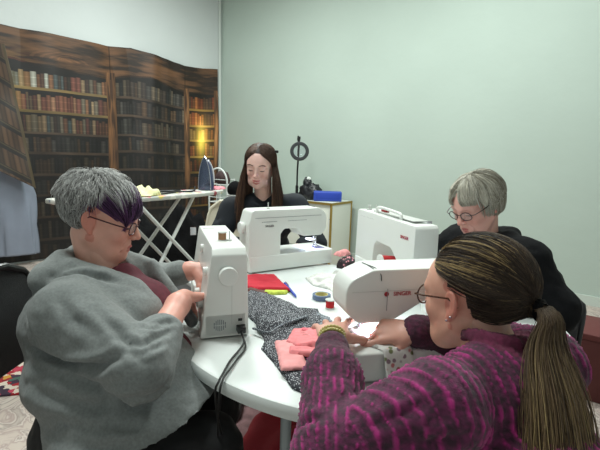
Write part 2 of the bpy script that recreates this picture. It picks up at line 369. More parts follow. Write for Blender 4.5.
# ------------------------------------------------------------------ sewing machines
def sewing_machine(loc, rz, label, style, brand=True, L=.40, H=.262, light=True):
    t = empty('sewing_machine', loc, rz, label, 'sewing machine', 'white sewing machines on the round table')
    h = L/2; pl = M['plastic']; by = -.075 if style == 'taper' else -.125
    zb = .075
    # bed with its rounded free arm table
    out = roundpoly([(-h, by), (h, by), (h, .06), (-h, .06)], [.02, .012, .012, .02])
    bed = prism(out, .004, zb, 'bed', pl, t, .006, 'xy')
    for x in (-h+.03, h-.03):
        for y in (by+.03, .035): mb = MB(); mb.lathe([(.012, 0), (.012, .006)], (x, y, 0)); mb.obj('rubber_foot', M['rubber'], t)
    if style == 'round':
        pts = [(.2, zb-.03), (.205, .215), (.17, H), (-.13, H), (-.2, H-.03), (-.2, .150), (-.165, .118), (-.078, .118), (.01, .166), (.062, .174), (.070, zb-.03)]
        rad = [.004, .03, .03, .05, .045, .03, .03, .03, .04, .025, .004]
        if L > .42: pts = [(.2, zb-.03), (.2, .22), (.185, H), (-.12, H), (-.158, H-.03), (-.158, .18), (-.135, .150), (-.045, .150), (-.03, .17), (-.02, .192), (.045, .192), (.062, .17), (.062, zb-.03)]; rad = [.004, .03, .02, .03, .035, .03, .02, .015, .01, .02, .02, .02, .004]
    elif style == 'taper':
        pts = [(.2, .004), (.2, H-.02), (.18, H), (-.19, H), (-.2, H-.012), (-.2, .14), (-.19, .118), (-.10, .118), (-.085, .16), (.07, .165), (.08, .004)]
        rad = [.004, .012, .02, .012, .012, .01, .012, .012, .012, .02, .004]
    else:
        pts = [(.2, zb-.03), (.2, H+.0), (-.19, H-.008), (-.2, H-.02), (-.2, .15), (-.17, .128), (-.11, .128), (-.06, .172), (.05, .176), (.065, zb-.03)]
        rad = [.004, .016, .01, .012, .02, .015, .015, .02, .03, .004]
    pts = [(x*h/.2, z) for x, z in pts]
    kt = .14 if style == 'taper' else .08
    yf, yr = (-.080, .060) if style == 'taper' else (-.052, .058)
    def df(co):
        f = 1-kt*co.z/H; return Vector((co.x, .004+(co.y-.004)*f if co.y > 0 or style != 'taper' else co.y*(1-.46*co.z/H), co.z))
    prism(roundpoly(pts, rad), yf, yr, 'body', pl, t, .016 if style == 'round' else .009, 'xz', df, 4)
    # hand wheel at the pillar end
    mb = MB(); R_ = .027; hz = .185 if style == 'taper' else .2
    mb.lathe([(R_*.55, 0), (R_*.95, .002), (R_, .006), (R_, .016), (R_*.93, .02), (R_*.3, .022), (0, .022)], (h*1.0, -.002, hz), 'x', 40)
    mb.obj('hand_wheel', pl, t)
    # needle bar, presser foot, needle plate
    nx = -h+.075 if L > .42 and style == 'round' else -h+.062
    mb = MB(); mb.tube([(nx, -.012, .135), (nx, -.012, .112)], .0045, 12); mb.tube([(nx+.0, -.012, .112), (nx, -.012, zb+.004)], .0011, 8)
    mb.box((nx, -.012, .108), (.006, .005, .006)); mb.obj('needle_bar', M['chrome'], t)
    mb = MB(); mb.tube([(nx, .006, .135), (nx, .006, .092)], .0035, 10); mb.box((nx, -.008, zb+.004), (.011, .016, .0018)); mb.box((nx, .002, .088), (.008, .008, .005))
    mb.obj('presser_foot', M['chrome'], t, bevel=.0008)
    pm = mat('needle_plate_lilac', (150, 146, 196), .25, .4) if style == 'round' else M['steel']
    rbox('needle_plate', (nx, -.012, zb+.0008), (.045, .034, .001), pm, t, .0006, 1)
    rbox('bobbin_cover', (nx, -.055, zb+.0012), (.024, .012, .0012), M['plastic_dim'], t, .0006, 1)
    # thread guide slots, spool pin, controls
    mb = MB()
    mb.box((nx+.012, -.016, H-.0015), (.0012, .02, .002)); mb.obj('thread_slot', M['black_plastic'], t)
    mb = MB(); mb.tube([(h-.11, .02, H-.004), (h-.11, .02, H+.004)], .008, 16); mb.tube([(h-.11, .02, H), (h-.11, .02, H+.03)], .002, 8); mb.obj('spool_pin', M['plastic_dim'], t)
    mb = MB(); mb.lathe([(.013, 0), (.013, -.01), (.011, -.014), (0, -.014)], (h-.07, yf+.006, .12), 'y', 24); mb.obj('stitch_dial', M['plastic_dim'], t)
    rbox('reverse_lever', (h-.10, yf+.004, .095), (.012, .006, .007), M['plastic_dim'], t, .002)
    if style != 'round': rbox('take_up_lever', (nx-.01, yf+.012, H-.012), (.003, .01, .014), M['chrome'], t, .001, 1)
    mb = MB(); mb.lathe([(.0022, .0), (.0022, .0015), (0, .0015)], (-h+.03, yr-.006, H-.06), 'y', 12); mb.obj('screw', M['plastic_grey'], t); mb = MB(); mb.lathe([(.0022, .0), (.0022, .0015), (0, .0015)], (h-.03, yr-.001, .045), 'y', 12); mb.obj('screw', M['plastic_grey'], t)
    # light over the needle
    if light:
        rbox('lamp_window', (nx+.025, -.01, .1195 if style == 'round' else .126), (.014, .018, .002), M['lens_led'], t, .0006, 1)
        ld = bpy.data.lights.new('machine_lamp', 'SPOT'); ld.energy = 1.1 if light is True else light; ld.color = (.72, .8, 1); ld.spot_size = 2.4; ld.spot_blend = .8; ld.shadow_soft_size = .012
        lo = bpy.data.objects.new('machine_lamp', ld); C.objects.link(lo); lo.parent = t; lo.location = (nx+.025, -.01, .112)
    if style == 'round':
        # top lid seam and front seam
        mb = MB(); mb.box((0, -.0535, H-.052), (h*.93, .0006, .0007)); mb.obj('lid_seam', M['plastic_dim'], t)
        mb = MB(); mb.box((nx+.045, -.0528, H-.075), (.0006, .0006, .028)); mb.obj('front_seam', M['plastic_grey'], t)
    return t
RX = Matrix.Rotation(PI/2, 4, 'X')
def face_back(x, y, z): return Matrix.Translation((x, y, z)) @ Matrix.Rotation(PI, 4, 'Z') @ RX
def face_front(x, y, z): return Matrix.Translation((x, y, z)) @ RX
TZ = .741
def RZ(X): return math.atan2(X[1], X[0])
# A: seen from its hand-wheel end
A = sewing_machine((-.262, 1.365, TZ), RZ((.316, -.949)), 'white sewing machine at the grey-cardigan woman, hand wheel end towards the camera', 'taper', L=.415, H=.262, light=.25)
for yy, zz in ((-.02, .04),):
    mb = MB()
    for k in range(-3, 4):
        hh = math.sqrt(max(0, .018**2-(k*.0052)**2)); 
        for s in (-1, 1): mb.box((.2078, yy-.004+k*.0052, zz+s*hh*.52), (.0006, .0013, max(hh*.42, .001)))
    mb.obj('vent_grille', M['plastic_grey'], A)
mb = MB(); mb.box((.2078, .036, .028), (.0008, .013, .009)); mb.obj('power_socket', M['black_plastic'], A, bevel=.001)
mb = MB(); mb.box((.2078, .034, .052), (.0012, .006, .004)); mb.obj('power_switch', M['black_plastic'], A, bevel=.001)
mb = MB(); mb.box((.2078, .01, .10), (.0005, .0006, .06)); mb.obj('end_seam', M['plastic_dim'], A)
mb = MB(); 
for pr_, c_ in (([(.022, 0), (.022, -.018), (.018, -.022), (0, -.022)], (.150, -.062, .10)), ([(.013, 0), (.013, -.016), (0, -.018)], (.15, -.048, .185)), ([(.012, 0), (.012, -.016), (0, -.018)], (-.01, -.040, .22))):
    mb = MB(); mb.lathe(pr_, c_, 'y', 28); mb.obj('stitch_selector', M['plastic'], A)
mb = MB(); mb.tube([(.06, -.012, .244), (.06, -.012, .25)], .02, 20); mb.obj('bobbin_winder', M['plastic_dim'], A)
# B: back towards camera
B = sewing_machine((-.055, 2.015, TZ), RZ((-.85, -.53)), 'white sewing machine in front of the young woman, lit needle, back to the camera', 'round', L=.46, H=.282, light=1.3)
text_mesh('SINGER', .013, 'brand_lettering', M['dark_print'], B, face_back(.13, .0565, .205))
mb = MB()
for k in range(9): mb.box((.165-k*.0085, .0555, .228), (.003, .0006, .0012))
mb.obj('printed_legend', M['plastic_grey'], B); mb = MB()
for k in range(12): mb.box((.03-k*.0085, .0555, .228), (.0028, .0006, .001))
mb.obj('printed_legend', M['plastic_grey'], B)
prism(roundpoly([(.20, .246), (-.15, .246), (-.15, .2475), (.20, .2475)], .0005), .050, .0560, 'rear_lip', M['plastic_grey'], B, 0)
# C: boxy, back towards camera, carry handle up
Cm = sewing_machine((.392, 1.77, TZ), RZ((-.316, .949)), 'white boxy sewing machine with carry handle in front of the woman in black', 'boxy', L=.475, H=.292, light=False)
text_mesh('SINGER', .017, 'brand_lettering', M['red_print'], Cm, face_back(-.17, .0556, .225))
mb = MB()
for k in range(14): mb.box((.205-k*.0095, .0535, .262), (.0035, .0006, .0022))
mb.obj('printed_legend', M['plastic_grey'], Cm); mb = MB()
for k in range(9): mb.box((.07-k*.0095, .0535, .25), (.0035, .0006, .0022))
mb.obj('printed_legend', M['plastic_grey'], Cm)
mb = MB(); mb.tube(spline([(.10, .03, .286), (.095, .03, .309), (.06, .03, .316), (-.05, .03, .312), (-.095, .03, .306), (-.10, .03, .284)], 6), .0065, 12); mb.obj('carry_handle', M['plastic'], Cm)
mb = MB(); mb.lathe([(.013, 0), (.013, .004), (.004, .005), (.004, .02), (.009, .021), (0, .022)], (.19, .02, .291)); mb.obj('bobbin_winder', M['plastic_dim'], Cm)
mb = MB(); mb.tube([(.10, .0, .300), (.06, .0, .300)], .009, 18); mb.obj('thread_reel', mat('deep_red_thread', (150, 30, 34), .7, bump=(300, .3)), Cm)
rbox('top_panel', (-.02, -.005, .2925), (.16, .03, .002), M['plastic_dim'], Cm, .001)
# D: front towards camera, arm over the work
D = sewing_machine((.298, 1.094, TZ), RZ((.97, .242)), 'white sewing machine with lit needle used by the woman in the magenta sweater', 'round', L=.40, H=.252, light=5.5)
text_mesh('SINGER', .0145, 'brand_lettering', M['red_print'], D, face_front(-.052, -.0508, .186))
mb = MB(); mb.lathe([(.0062, 0), (.0062, -.0006), (0, -.0006)], (-.094, -.0496, .1905), 'y', 24); mb.obj('brand_emblem', M['red_print'], D)
mb = MB(); mb.tube(spline([(-.13, .03, .252), (-.125, 0, .2525), (-.118, -.03, .252), (-.112, -.0475, .242), (-.110, -.0505, .225)], 6), .0011, 6); mb.obj('thread_guide', M['black_plastic'], D)

# ------------------------------------------------------------------ round folding table
tabm = mat('white_table_plastic', (222, 228, 226), .38, bump=(220, .08, .002), noise=(4, .02))
TC = (.23, 1.435); TR = .645
t = empty('round_table', (TC[0], TC[1], 0), 0, 'round white plastic folding table holding the four sewing machines', 'table')
mb = MB(); mb.lathe([(0, .700), (TR-.05, .700), (TR-.012, .700), (TR-.002, .706), (TR, .716), (TR, .730), (TR-.004, .7375), (TR-.012, .74), (0, .74)], n=128, cap=False); mb.obj('tabletop', tabm, t)
mb = MB(); 
for s in (-1, 1): mb = MB(); mb.box((0, s*.45, .685), (.38, .014, .014)); mb.obj('frame_rail', M['grey_metal'], t, bevel=.003)
for sx in (-1, 1):
    for sy in (-1, 1):
        mb = MB(); mb.tube([(sx*.25, sy*.45, .69), (sx*.25, sy*.54, .35), (sx*.25, sy*.56, .015)], .0135, 14); lg = mb.obj('leg', M['grey_metal'], t)
        mb = MB(); mb.tube([(sx*.25, sy*.56, .03), (sx*.25, sy*.56, .011 if True else 0)], .017, 14); mb.obj('foot_cap', M['rubber'], lg)

# ------------------------------------------------------------------ things on the table
def patch(name, poly, m, parent=None, z=TZ, h=.004, res=.006, wr=.003, seed=1, freq=14, rnd=.004, colf=None, slope=None, drape=None):
    """a cloth or paper laid on a surface: closed slab over polygon (world xy) with relief"""
    P = np.array(poly); lo = P.min(0)-.002; hi = P.max(0)+.002
    nx, ny = int((hi[0]-lo[0])/res)+2, int((hi[1]-lo[1])/res)+2
    xs = np.linspace(lo[0], hi[0], nx); ys = np.linspace(lo[1], hi[1], ny); X, Y = np.meshgrid(xs, ys, indexing='ij')
    def sd(x, y):
        d = np.full(x.shape, 1e9); ins = np.zeros(x.shape, bool); n = len(P)
        for i in range(n):
            a, b_ = P[i], P[(i+1) % n]; e = b_-a; w_ = np.stack([x-a[0], y-a[1]], -1)
            tt = np.clip((w_@e)/(e@e), 0, 1); q = w_-tt[..., None]*e; d = np.minimum(d, (q**2).sum(-1))
            c = ((a[1] <= y) != (b_[1] <= y)) & (x < (b_[0]-a[0])*(y-a[1])/(b_[1]-a[1]+1e-12)+a[0]); ins ^= c
        return np.where(ins, -np.sqrt(d), np.sqrt(d))
    D_ = sd(X, Y)+.0012*vnoise(np.stack([X.ravel()*90, Y.ravel()*90, 0*X.ravel()], 1), 3).reshape(X.shape)
    # pull outside vertices one ring in to the outline
    gx, gy = np.gradient(D_, xs, ys); gn = np.hypot(gx, gy)+1e-6
    ring = (D_ > 0) & (D_ < res*1.6)
    X2 = np.where(ring, X-gx/gn*D_, X); Y2 = np.where(ring, Y-gy/gn*D_, Y)
    ok = (D_ < res*1.6)
    N3 = np.stack([X.ravel()*freq, Y.ravel()*freq, 0*X.ravel()], 1)
    rel = (fbm(N3, seed, 3).reshape(X.shape)*.5+.5)
    inn = np.clip(-D_/rnd, 0, 1)**.5
    top = z+.0008+inn*(h+wr*rel*2)
    if slope is not None: top = top+slope(X, Y)*1.0
    if drape is not None: top = drape(X2, Y2, top)
    base = (top-.0012-inn*(h*.8)) if (slope is not None or drape is not None) else np.full(X.shape, z+.0002)
    idx = -np.ones(X.shape, int); q = ok[:-1, :-1] & ok[1:, :-1] & ok[1:, 1:] & ok[:-1, 1:]
    use = np.zeros(X.shape, bool)
    for a, b_ in ((slice(0, -1), slice(0, -1)), (slice(1, None), slice(0, -1)), (slice(1, None), slice(1, None)), (slice(0, -1), slice(1, None))): use[a, b_] |= q
    idx[use] = np.arange(use.sum()); n = use.sum()
    Vt = np.stack([X2[use], Y2[use], top[use]], 1); Vb = np.stack([X2[use], Y2[use], base[use]], 1)
    qi, qj = np.nonzero(q); Q = np.stack([idx[qi, qj], idx[qi+1, qj], idx[qi+1, qj+1], idx[qi, qj+1]], 1)
    # rim
    from collections import Counter
    ed = Counter(); 
    for f in Q:
        for k in range(4): ed[(f[k], f[(k+1) % 4])] += 1
    rim = [(a, b_, b_+n, a+n) for (a, b_) in ed if (b_, a) not in ed]
    F = np.concatenate([Q, Q[:, ::-1]+n, np.array(rim)[:, ::-1]])
    V = np.concatenate([Vt, Vb]); col = None
    if colf is not None: col = colf(V)
    return np_mesh(name, V, F, m, parent, col)
def spot_mat(name, base, spot, scale, thr=.32, rough=.8):
    m, nt, b = new_mat(name); N = nt.nodes; L = nt.links
    tc = N.new('ShaderNodeTexCoord'); v = N.new('ShaderNodeTexVoronoi'); v.inputs['Scale'].default_value = scale
    L.new(tc.outputs['Object'], v.inputs['Vector']); r = N.new('ShaderNodeValToRGB'); r.color_ramp.interpolation = 'LINEAR'
    r.color_ramp.elements[0].position = thr-.05; r.color_ramp.elements[0].color = (*lin(spot), 1); r.color_ramp.elements[1].position = thr+.05; r.color_ramp.elements[1].color = (*lin(base), 1)
    L.new(v.outputs['Distance'], r.inputs[0]); L.new(r.outputs[0], b.inputs['Base Color']); b.inputs['Roughness'].default_value = rough; return m
dots = spot_mat('black_speckled_cotton', (40, 42, 50), (190, 192, 198), 230, .33)
dots2 = spot_mat('grey_speckled_cotton', (92, 98, 106), (176, 182, 188), 230, .4)
pinkm = mat('pink_cotton', (226, 132, 136), .8, noise=(60, .12), bump=(200, .15, .002)); pink2 = mat('light_pink_cotton', (232, 158, 158), .8, noise=(50, .1))
f = patch('patterned_fabric', [(-.185, 1.60), (-.09, 1.545), (.005, 1.412), (.072, 1.412), (.085, 1.30), (.04, 1.12), (.085, 1.0), (.03, .875), (-.005, .90), (-.06, 1.03), (-.095, 1.10), (-.09, 1.15), (-.125, 1.27), (-.21, 1.42)], dots, h=.006, wr=.004, seed=4, freq=9)
tag(f, 'black and white speckled fabric spread across the table beside the pink pieces', 'fabric')
patch('turned_back_fold', [(-.14, 1.35), (-.05, 1.40), (.05, 1.385), (.04, 1.30), (-.03, 1.24), (-.10, 1.19), (-.12, 1.215)], dots, f, z=TZ+.007, h=.01, wr=.004, seed=8, freq=12, rnd=.02)
g_ = patch('grey_underside', [(.06, 1.37), (.105, 1.33), (.125, 1.25), (.09, 1.17), (.05, 1.2)], dots2, f, z=TZ+.002, h=.007, wr=.003)
mb = MB(); mb.tube(spline([(-.13, 1.21, TZ+.013), (-.08, 1.175, TZ+.017), (-.06, 1.2, TZ+.02), (-.03, 1.24, TZ+.022), (.03, 1.30, TZ+.021)], 8), .0035, 8); mb.obj('hem_edge', dots2, f)
f = patch('fabric_piece', [(-.012, 1.20), (.058, 1.205), (.083, 1.095), (.0, 1.075), (-.03, 1.10)], pinkm, z=TZ+.016, h=.006, wr=.004, seed=3, freq=22)
tag(f, 'folded pink fabric piece with a round button, on top of the speckled fabric', 'fabric')
mb = MB(); mb.lathe([(.007, 0), (.009, .0015), (.009, .003), (.006, .0036), (0, .003)], (.022, 1.183, TZ+.0255), n=24); mb.obj('button', mat('pink_button', (222, 96, 112), .4), f)
mb = MB()
for k in range(5): mb.tube([(-.004+k*.001, 1.165-k*.016, TZ+.0262), (.062+k*.002, 1.16-k*.016, TZ+.0262)], .0007, 5)
mb.obj('stitched_line', mat('pale_pink_thread', (240, 190, 188), .8), f)
f = patch('fabric_piece', [(-.06, 1.11), (-.02, 1.125), (.02, 1.03), (.032, .965), (-.035, .955)], pink2, z=TZ+.015, h=.004, wr=.003, seed=13, freq=22)
tag(f, 'lighter pink fabric piece lying half under the folded pink one, nearest the table edge', 'fabric')
f = patch('fabric_piece', [(-.018, 1.065), (.068, 1.055), (.072, 1.02), (-.02, 1.025)], pinkm, z=TZ+.02, h=.008, wr=.004, seed=23, freq=25)
tag(f, 'rolled salmon pink fabric strip below the buttoned pink piece', 'fabric')
f = patch('folded_fabric', [(-.235, 1.79), (-.14, 1.80), (-.10, 1.795), (-.03, 1.60), (-.15, 1.60), (-.235, 1.64)], mat('red_felt', (186, 34, 52), .9, noise=(40, .08), bump=(150, .2, .002)), z=TZ+.006, h=.008, wr=.003, seed=5, rnd=.004)
tag(f, 'folded bright red fabric beside the blue pen', 'fabric')
f = patch('fabric_scrap', [(-.13, 1.63), (-.03, 1.625), (-.045, 1.575), (-.10, 1.565), (-.13, 1.58)], mat('lime_cotton', (190, 205, 80), .8, noise=(60, .25)), z=TZ, h=.004, wr=.003, seed=6)
tag(f, 'lime green fabric scrap poking out under the red fabric', 'fabric')
f = patch('fabric_scrap', [(-.19, 1.63), (-.10, 1.60), (-.12, 1.56), (-.2, 1.6)], mat('brown_print_cotton', (96, 60, 56), .8, noise=(80, .4)), z=TZ, h=.005, wr=.003, seed=7)
tag(f, 'brown print fabric scrap between red fabric and speckled fabric', 'fabric')
t = empty('ballpoint_pen', (0, 0, 0), 0, 'blue ballpoint pen lying beside the red fabric', 'pen')
bl = mat('blue_plastic', (34, 66, 170), .3); a_, b_ = Vector((-.056, 1.70, TZ+.007)), Vector((-.006, 1.535, TZ+.005))
mb = MB(); mb.tube([a_, a_.lerp(b_, .02), a_.lerp(b_, .88), a_.lerp(b_, .97), b_], [.003, .0055, .0055, .003, .001], 14); mb.obj('barrel', bl, t)
mb = MB(); mb.tube([a_+Vector((.004, .001, .006)), a_.lerp(b_, .3)+Vector((.004, .001, .006))], .0016, 8); mb.obj('clip', M['chrome'], t)
# tape roll
t = empty('tape_roll', (.088, 1.54, TZ), 0, 'small roll of tape lying flat beside the red thread spool', 'tape')
mb = MB(); mb.lathe([(.024, 0), (.034, 0), (.0345, .001), (.0345, .016), (.034, .017), (.024, .017), (.024, 0)], n=48, cap=False); mb.obj('tape_band', mat('slate_tape', (92, 110, 140), .35), t)
mb = MB(); mb.lathe([(.0215, .001), (.024, .001), (.024, .0178), (.0215, .0178), (.0215, .001)], n=48, cap=False); mb.obj('tape_core', mat('yellowish_core', (198, 186, 120), .6), t)
mb = MB(); mb.lathe([(.0, .001), (.02, .001), (.02, .004), (0, .004)], n=32, cap=False); mb.obj('liner', M['plastic_dim'], t)
def spool(loc, label, rcol, horizontal=None, s=1.):
    t = empty('thread_spool', loc, 0, label, 'thread spool')
    if horizontal is not None: t.rotation_euler = (PI/2, 0, horizontal)
    mb = MB(); prof = [(.0, .003*s), (.0125*s, .003*s)]
    n = 22
    for k in range(n+1): prof.append(((.0125+.0006*(k % 2))*s, (.004+.02*k/n)*s))
    prof += [(.0125*s, .025*s), (0, .025*s)]
    mb.lathe(prof, n=32, cap=False); mb.obj('thread', rcol, t)
    mb = MB(); mb.lathe([(.004*s, 0), (.0145*s, 0), (.015*s, .001*s), (.0145*s, .003*s), (.004*s, .003*s)], n=32); mb.obj('spool_end', M['plastic_dim'], t); mb = MB(); mb.lathe([(.004*s, .025*s), (.0145*s, .025*s), (.015*s, .027*s), (.0145*s, .028*s), (.004*s, .028*s)], n=32)
    mb.obj('spool_end', M['plastic_dim'], t); return t
def Aw0(x, y, z): return (Matrix.Translation(A.location) @ Matrix.Rotation(A.rotation_euler.z, 4, 'Z')) @ Vector((x, y, z))
redt = mat('red_thread', (200, 32, 40), .6, bump=(400, .2, .001))
spool((.113, 1.44, TZ), 'upright red thread spool standing beside the tape roll', redt, s=1.15)
spool(tuple(Aw0(.085, .0, .2615)), 'small tan thread spool on top of the machine with hand wheel towards the camera', mat('tan_thread', (170, 130, 96), .6, bump=(400, .2, .001)), s=.95)
# big red cone lying behind machine D
t = empty('thread_cone', (.40, 1.60, TZ+.033), 0, 'large red thread reel lying behind the nearest machine', 'thread spool')
ax = Vector((.12, 0.03, 0)); q_ = ax.to_track_quat('Z', 'Y').to_matrix()
t.location = (.333, 1.715, TZ+.105); t.rotation_euler = ax.to_track_quat('Z', 'Y').to_euler()
mb = MB(); pr = [(0, .002)]+[(.026-.005*k/30+.0008*(k % 2), .004+.075*k/30) for k in range(31)]+[(0, .08)]; mb.lathe(pr, n=36, cap=False); mb.obj('thread', redt, t)
mb = MB(); mb.lathe([(.010, -.004), (.030, -.004), (.031, -.002), (.030, .003), (.01, .003), (.01, -.004)], n=36, cap=False); mb.obj('reel_end', M['plastic'], t); mb = MB(); mb.lathe([(.010, .08), (.022, .08), (.024, .083), (.022, .1), (.014, .104), (.010, .104)], n=36, cap=False); mb.obj('reel_end', M['plastic'], t)
# crumpled pattern tissue
tis = mat('pattern_tissue', (216, 217, 212), .8, noise=(34, .16)); 
f = patch('pattern_tissue', [(.03, 1.80), (.075, 1.84), (.13, 1.86), (.19, 1.89), (.25, 1.88), (.26, 1.78), (.215, 1.66), (.16, 1.57), (.12, 1.66), (.06, 1.70)], tis, h=.004, wr=.012, seed=11, freq=24, rnd=.010, res=.004)
tag(f, 'crumpled white pattern tissue beside the machine the young woman uses', 'paper')
f = patch('patterned_fabric', [(.19, 2.09), (.27, 2.12), (.285, 2.02), (.23, 1.97), (.18, 2.0)], spot_mat('black_pink_dots', (40, 28, 34), (214, 140, 150), 60, .3), h=.03, wr=.02, seed=12, freq=14, rnd=.02)
tag(f, 'bundle of black fabric with pink dots behind the tissue paper', 'fabric')
f = patch('fabric_scrap', [(.17, 2.10), (.23, 2.14), (.26, 2.11), (.2, 2.06)], pink2, z=TZ+.04, h=.015, wr=.014, seed=15, rnd=.02, freq=20)
f.location = (0, 0, 0); tag(f, 'pale pink fabric scrap on the dotted black bundle', 'fabric')
# teal box between nearest machine and woman
t = empty('thread_box', (.505, 1.33, TZ), .55, 'small teal box behind the nearest sewing machine', 'box')
rbox('box_body', (0, 0, .06), (.04, .03, .06), mat('teal_card', (28, 108, 138), .5), t, .002); rbox('lid', (0, 0, .126), (.042, .032, .008), mat('deep_teal_card', (20, 88, 118), .5), t, .002)

# power plug and cord of machine A, other cords
def cord(name, pts, r, label, m=None, cat='cord', group=None):
    mb = MB(); mb.tube(spline(pts, 8), r, 8); o = mb.obj(name, m or M['rubber'], None); return tag(o, label, cat, group)
def Aw(x, y, z):
    v = A.matrix_world if False else (Matrix.Translation(A.location) @ Matrix.Rotation(A.rotation_euler.z, 4, 'Z')); return v @ Vector((x, y, z))
p0 = Aw(.205, .036, .028)
t = empty('power_cord', (0, 0, 0), 0, 'black power cord plugged into the nearest end of the machine, hanging over the table edge', 'cord')
mb = MB(); c_ = Aw(.214, .036, .026); mb.box(tuple(c_), (.014, .012, .010), A.rotation_euler.z); mb.obj('plug', M['black_plastic'], t, bevel=.003)
mb = MB(); mb.tube(spline([tuple(Aw(.228, .036, .022)), (-.146, 1.112, TZ+.008), (-.166, 1.02, TZ+.005), (-.172, .955, TZ+.006), (-.176, .925, TZ+.003), (-.182, .908, .72), (-.175, .93, .62), (-.15, 1.0, .45), (-.10, 1.1, .2), (.0, 1.2, .016), (.2, 1.5, .018)], 8), .0029, 8)
mb.tube(spline([tuple(Aw(.228, .034, .020)), (-.138, 1.10, TZ+.005), (-.150, 1.03, TZ+.005), (-.160, .97, TZ+.006), (-.168, .925, TZ+.004), (-.172, .902, .715), (-.18, .93, .6), (-.19, 1.0, .4), (-.12, 1.05, .1), (.1, 1.15, .018)], 8), .0027, 8); mb.obj('cable', M['rubber'], t)
cord('foot_pedal_cord', [(-.20, 1.12, .69), (-.20, 1.05, .5), (-.14, 1.03, .36), (-.10, 1.12, .15), (.0, 1.25, .017), (.1, 1.2, .017), (.15, 1.35, .017)], .0035, 'thin black cord looping under the table beside the black trousers')
# burgundy bag under the table
t = empty('handbag', (.07, 1.45, .011), -.2, 'burgundy red bag with silver snap on the floor under the table', 'bag')
bagm = mat('burgundy_cloth', (150, 20, 36), .75, bump=(60, .3, .005), noise=(15, .12))
def bagshape():
    n = 64; rings = 26; vs = []; fs = []
    for i in range(rings):
        u_ = i/(rings-1); zz = .005+.30*math.sin(u_*PI/2)**.9; rr = math.cos(u_*PI/2)**.42
        for k in range(n):
            a = 2*PI*k/n; w_ = 1+.06*math.sin(a*5+u_*6)+.03*math.sin(a*11)
            vs.append((.29*rr*math.cos(a)*w_, .18*rr*math.sin(a)*w_, .98*zz*(1+.05*math.sin(a*3))))
    for i in range(rings-1):
        for k in range(n): k2 = (k+1) % n; fs.append((i*n+k, i*n+k2, (i+1)*n+k2, (i+1)*n+k))
    mb = MB(); mb.add(vs, fs); mb.f.append(tuple(range(n-1, -1, -1))); mb.mi.append(0); return mb
bagshape().obj('bag_body', bagm, t, ang=60)
mb = MB(); mb.lathe([(0, .004), (.007, .0035), (.012, .001), (.013, -.004)], (-.09, -.10, .262), n=24, cap=False); mb.obj('snap', M['chrome'], t)
mb = MB(); mb.tube(spline([(-.2, .0, .20), (-.13, .03, .285), (0, .05, .302), (.13, .03, .285), (.21, .0, .19)], 8), .008, 8); mb.obj('strap', bagm, t)

# ------------------------------------------------------------------ desk against the green wall
ang_d = math.atan2(-.6, .8)
t = empty('side_desk', (.35, 4.85, 0), ang_d, 'white side desk with brass edging against the green wall', 'desk')
# local: corner at origin, x towards right along wall direction... the desk runs to -x, depth +y
dw, dd, dh = 1.05, .46, .75
lam = mat('pale_laminate', (214, 218, 208), .4)
rbox('desktop', (-dw/2, dd/2, dh-.012), (dw/2, dd/2, .012), lam, t, .002)
mb = MB(); mb.box((-dw/2, -.002, dh-.012), (dw/2, .003, .0135)); mb.box((.002, dd/2, dh-.012), (.003, dd/2, .0135)); mb.obj('brass_edging', M['brass'], t)
rbox('side_panel', (-.012, dd/2, (dh-.024)/2), (.009, dd/2-.012, (dh-.024)/2), lam, t, .001)
rbox('front_panel', (-dw/2, .022, (dh-.024)/2+.1), (dw/2-.02, .008, (dh-.024)/2-.1), lam, t, .001)
for x_, y_ in ((-.006, .008), (-.006, dd-.01), (-dw+.012, .008), (-dw+.012, dd-.01)):
    mb = MB(); mb.box((x_, y_, (dh-.024)/2), (.011, .010, (dh-.024)/2)); mb.obj('leg', M['brass'], t, bevel=.002)
def Dw(x, y, z=dh):
    return Matrix.Translation((.35, 4.85, 0)) @ Matrix.Rotation(ang_d, 4, 'Z') @ Vector((x, y, z+.001))
# blue speaker
p = Dw(-.17, .17); t = empty('speaker', p, ang_d+.62, 'royal blue rounded box speaker on the white side desk', 'speaker')
prism(roundpoly([(-.05, 0), (.05, 0), (.05, .118), (-.05, .118)], .022), -.165, .165, 'speaker_body', mat('royal_blue', (36, 68, 170), .5, bump=(400, .2, .001)), t, .012, 'yz')
for o_ in t.children:
    for v in o_.data.vertices: v.co = Vector((v.co.x, v.co.y, v.co.z))
mb = MB(); mb.box((0, -.0508, .06), (.14, .0012, .035)); mb.obj('grille', mat('blue_mesh', (28, 58, 160), .7, bump=(600, .5, .001)), t, bevel=.0008)
# magnifying lamp
p = Dw(-.60, .13); t = empty('magnifier_lamp', p, 0, 'black ring magnifying lamp standing on the side desk behind the young woman', 'lamp')
mb = MB(); mb.lathe([(.07, 0), (.07, .012), (.02, .02), (.012, .03), (0, .03)], n=36); mb.obj('base', M['black_plastic'], t)
mb = MB(); mb.tube([(0, 0, .02), (.0, 0, .34), (.015, -.015, .74)], .011, 12); mb.tube([(0, 0, .02), (0, 0, .16)], .018, 12); mb.obj('pole', M['black_plastic'], t)
mb = MB(); mb.tube([(.015, -.015, .62), (-.005, -.01, .72), (.0, -.02, .76)], .009, 12); mb.box((.01, -.02, .735), (.018, .012, .016)); mb.lathe([(.018, -.015), (.018, .015)], (.008, -.02, .68), 'x', 16); mb.obj('joint', M['black_plastic'], t)
dirc = (Vector((0, 0, 1.26))-(p+Vector((.0, 0, .57)))).normalized(); q_ = dirc.to_track_quat('Z', 'Y').to_matrix()
hc = Vector((.02, -.05, .575))
mb = MB(); mb.lathe([(.072, -.015), (.10, -.018), (.114, -.005), (.114, .008), (.104, .018), (.078, .018), (.072, .01), (.072, -.015)], hc, n=56, Mx=q_, cap=False); mb.obj('ring_head', mat('charcoal_plastic', (52, 54, 56), .4), t)
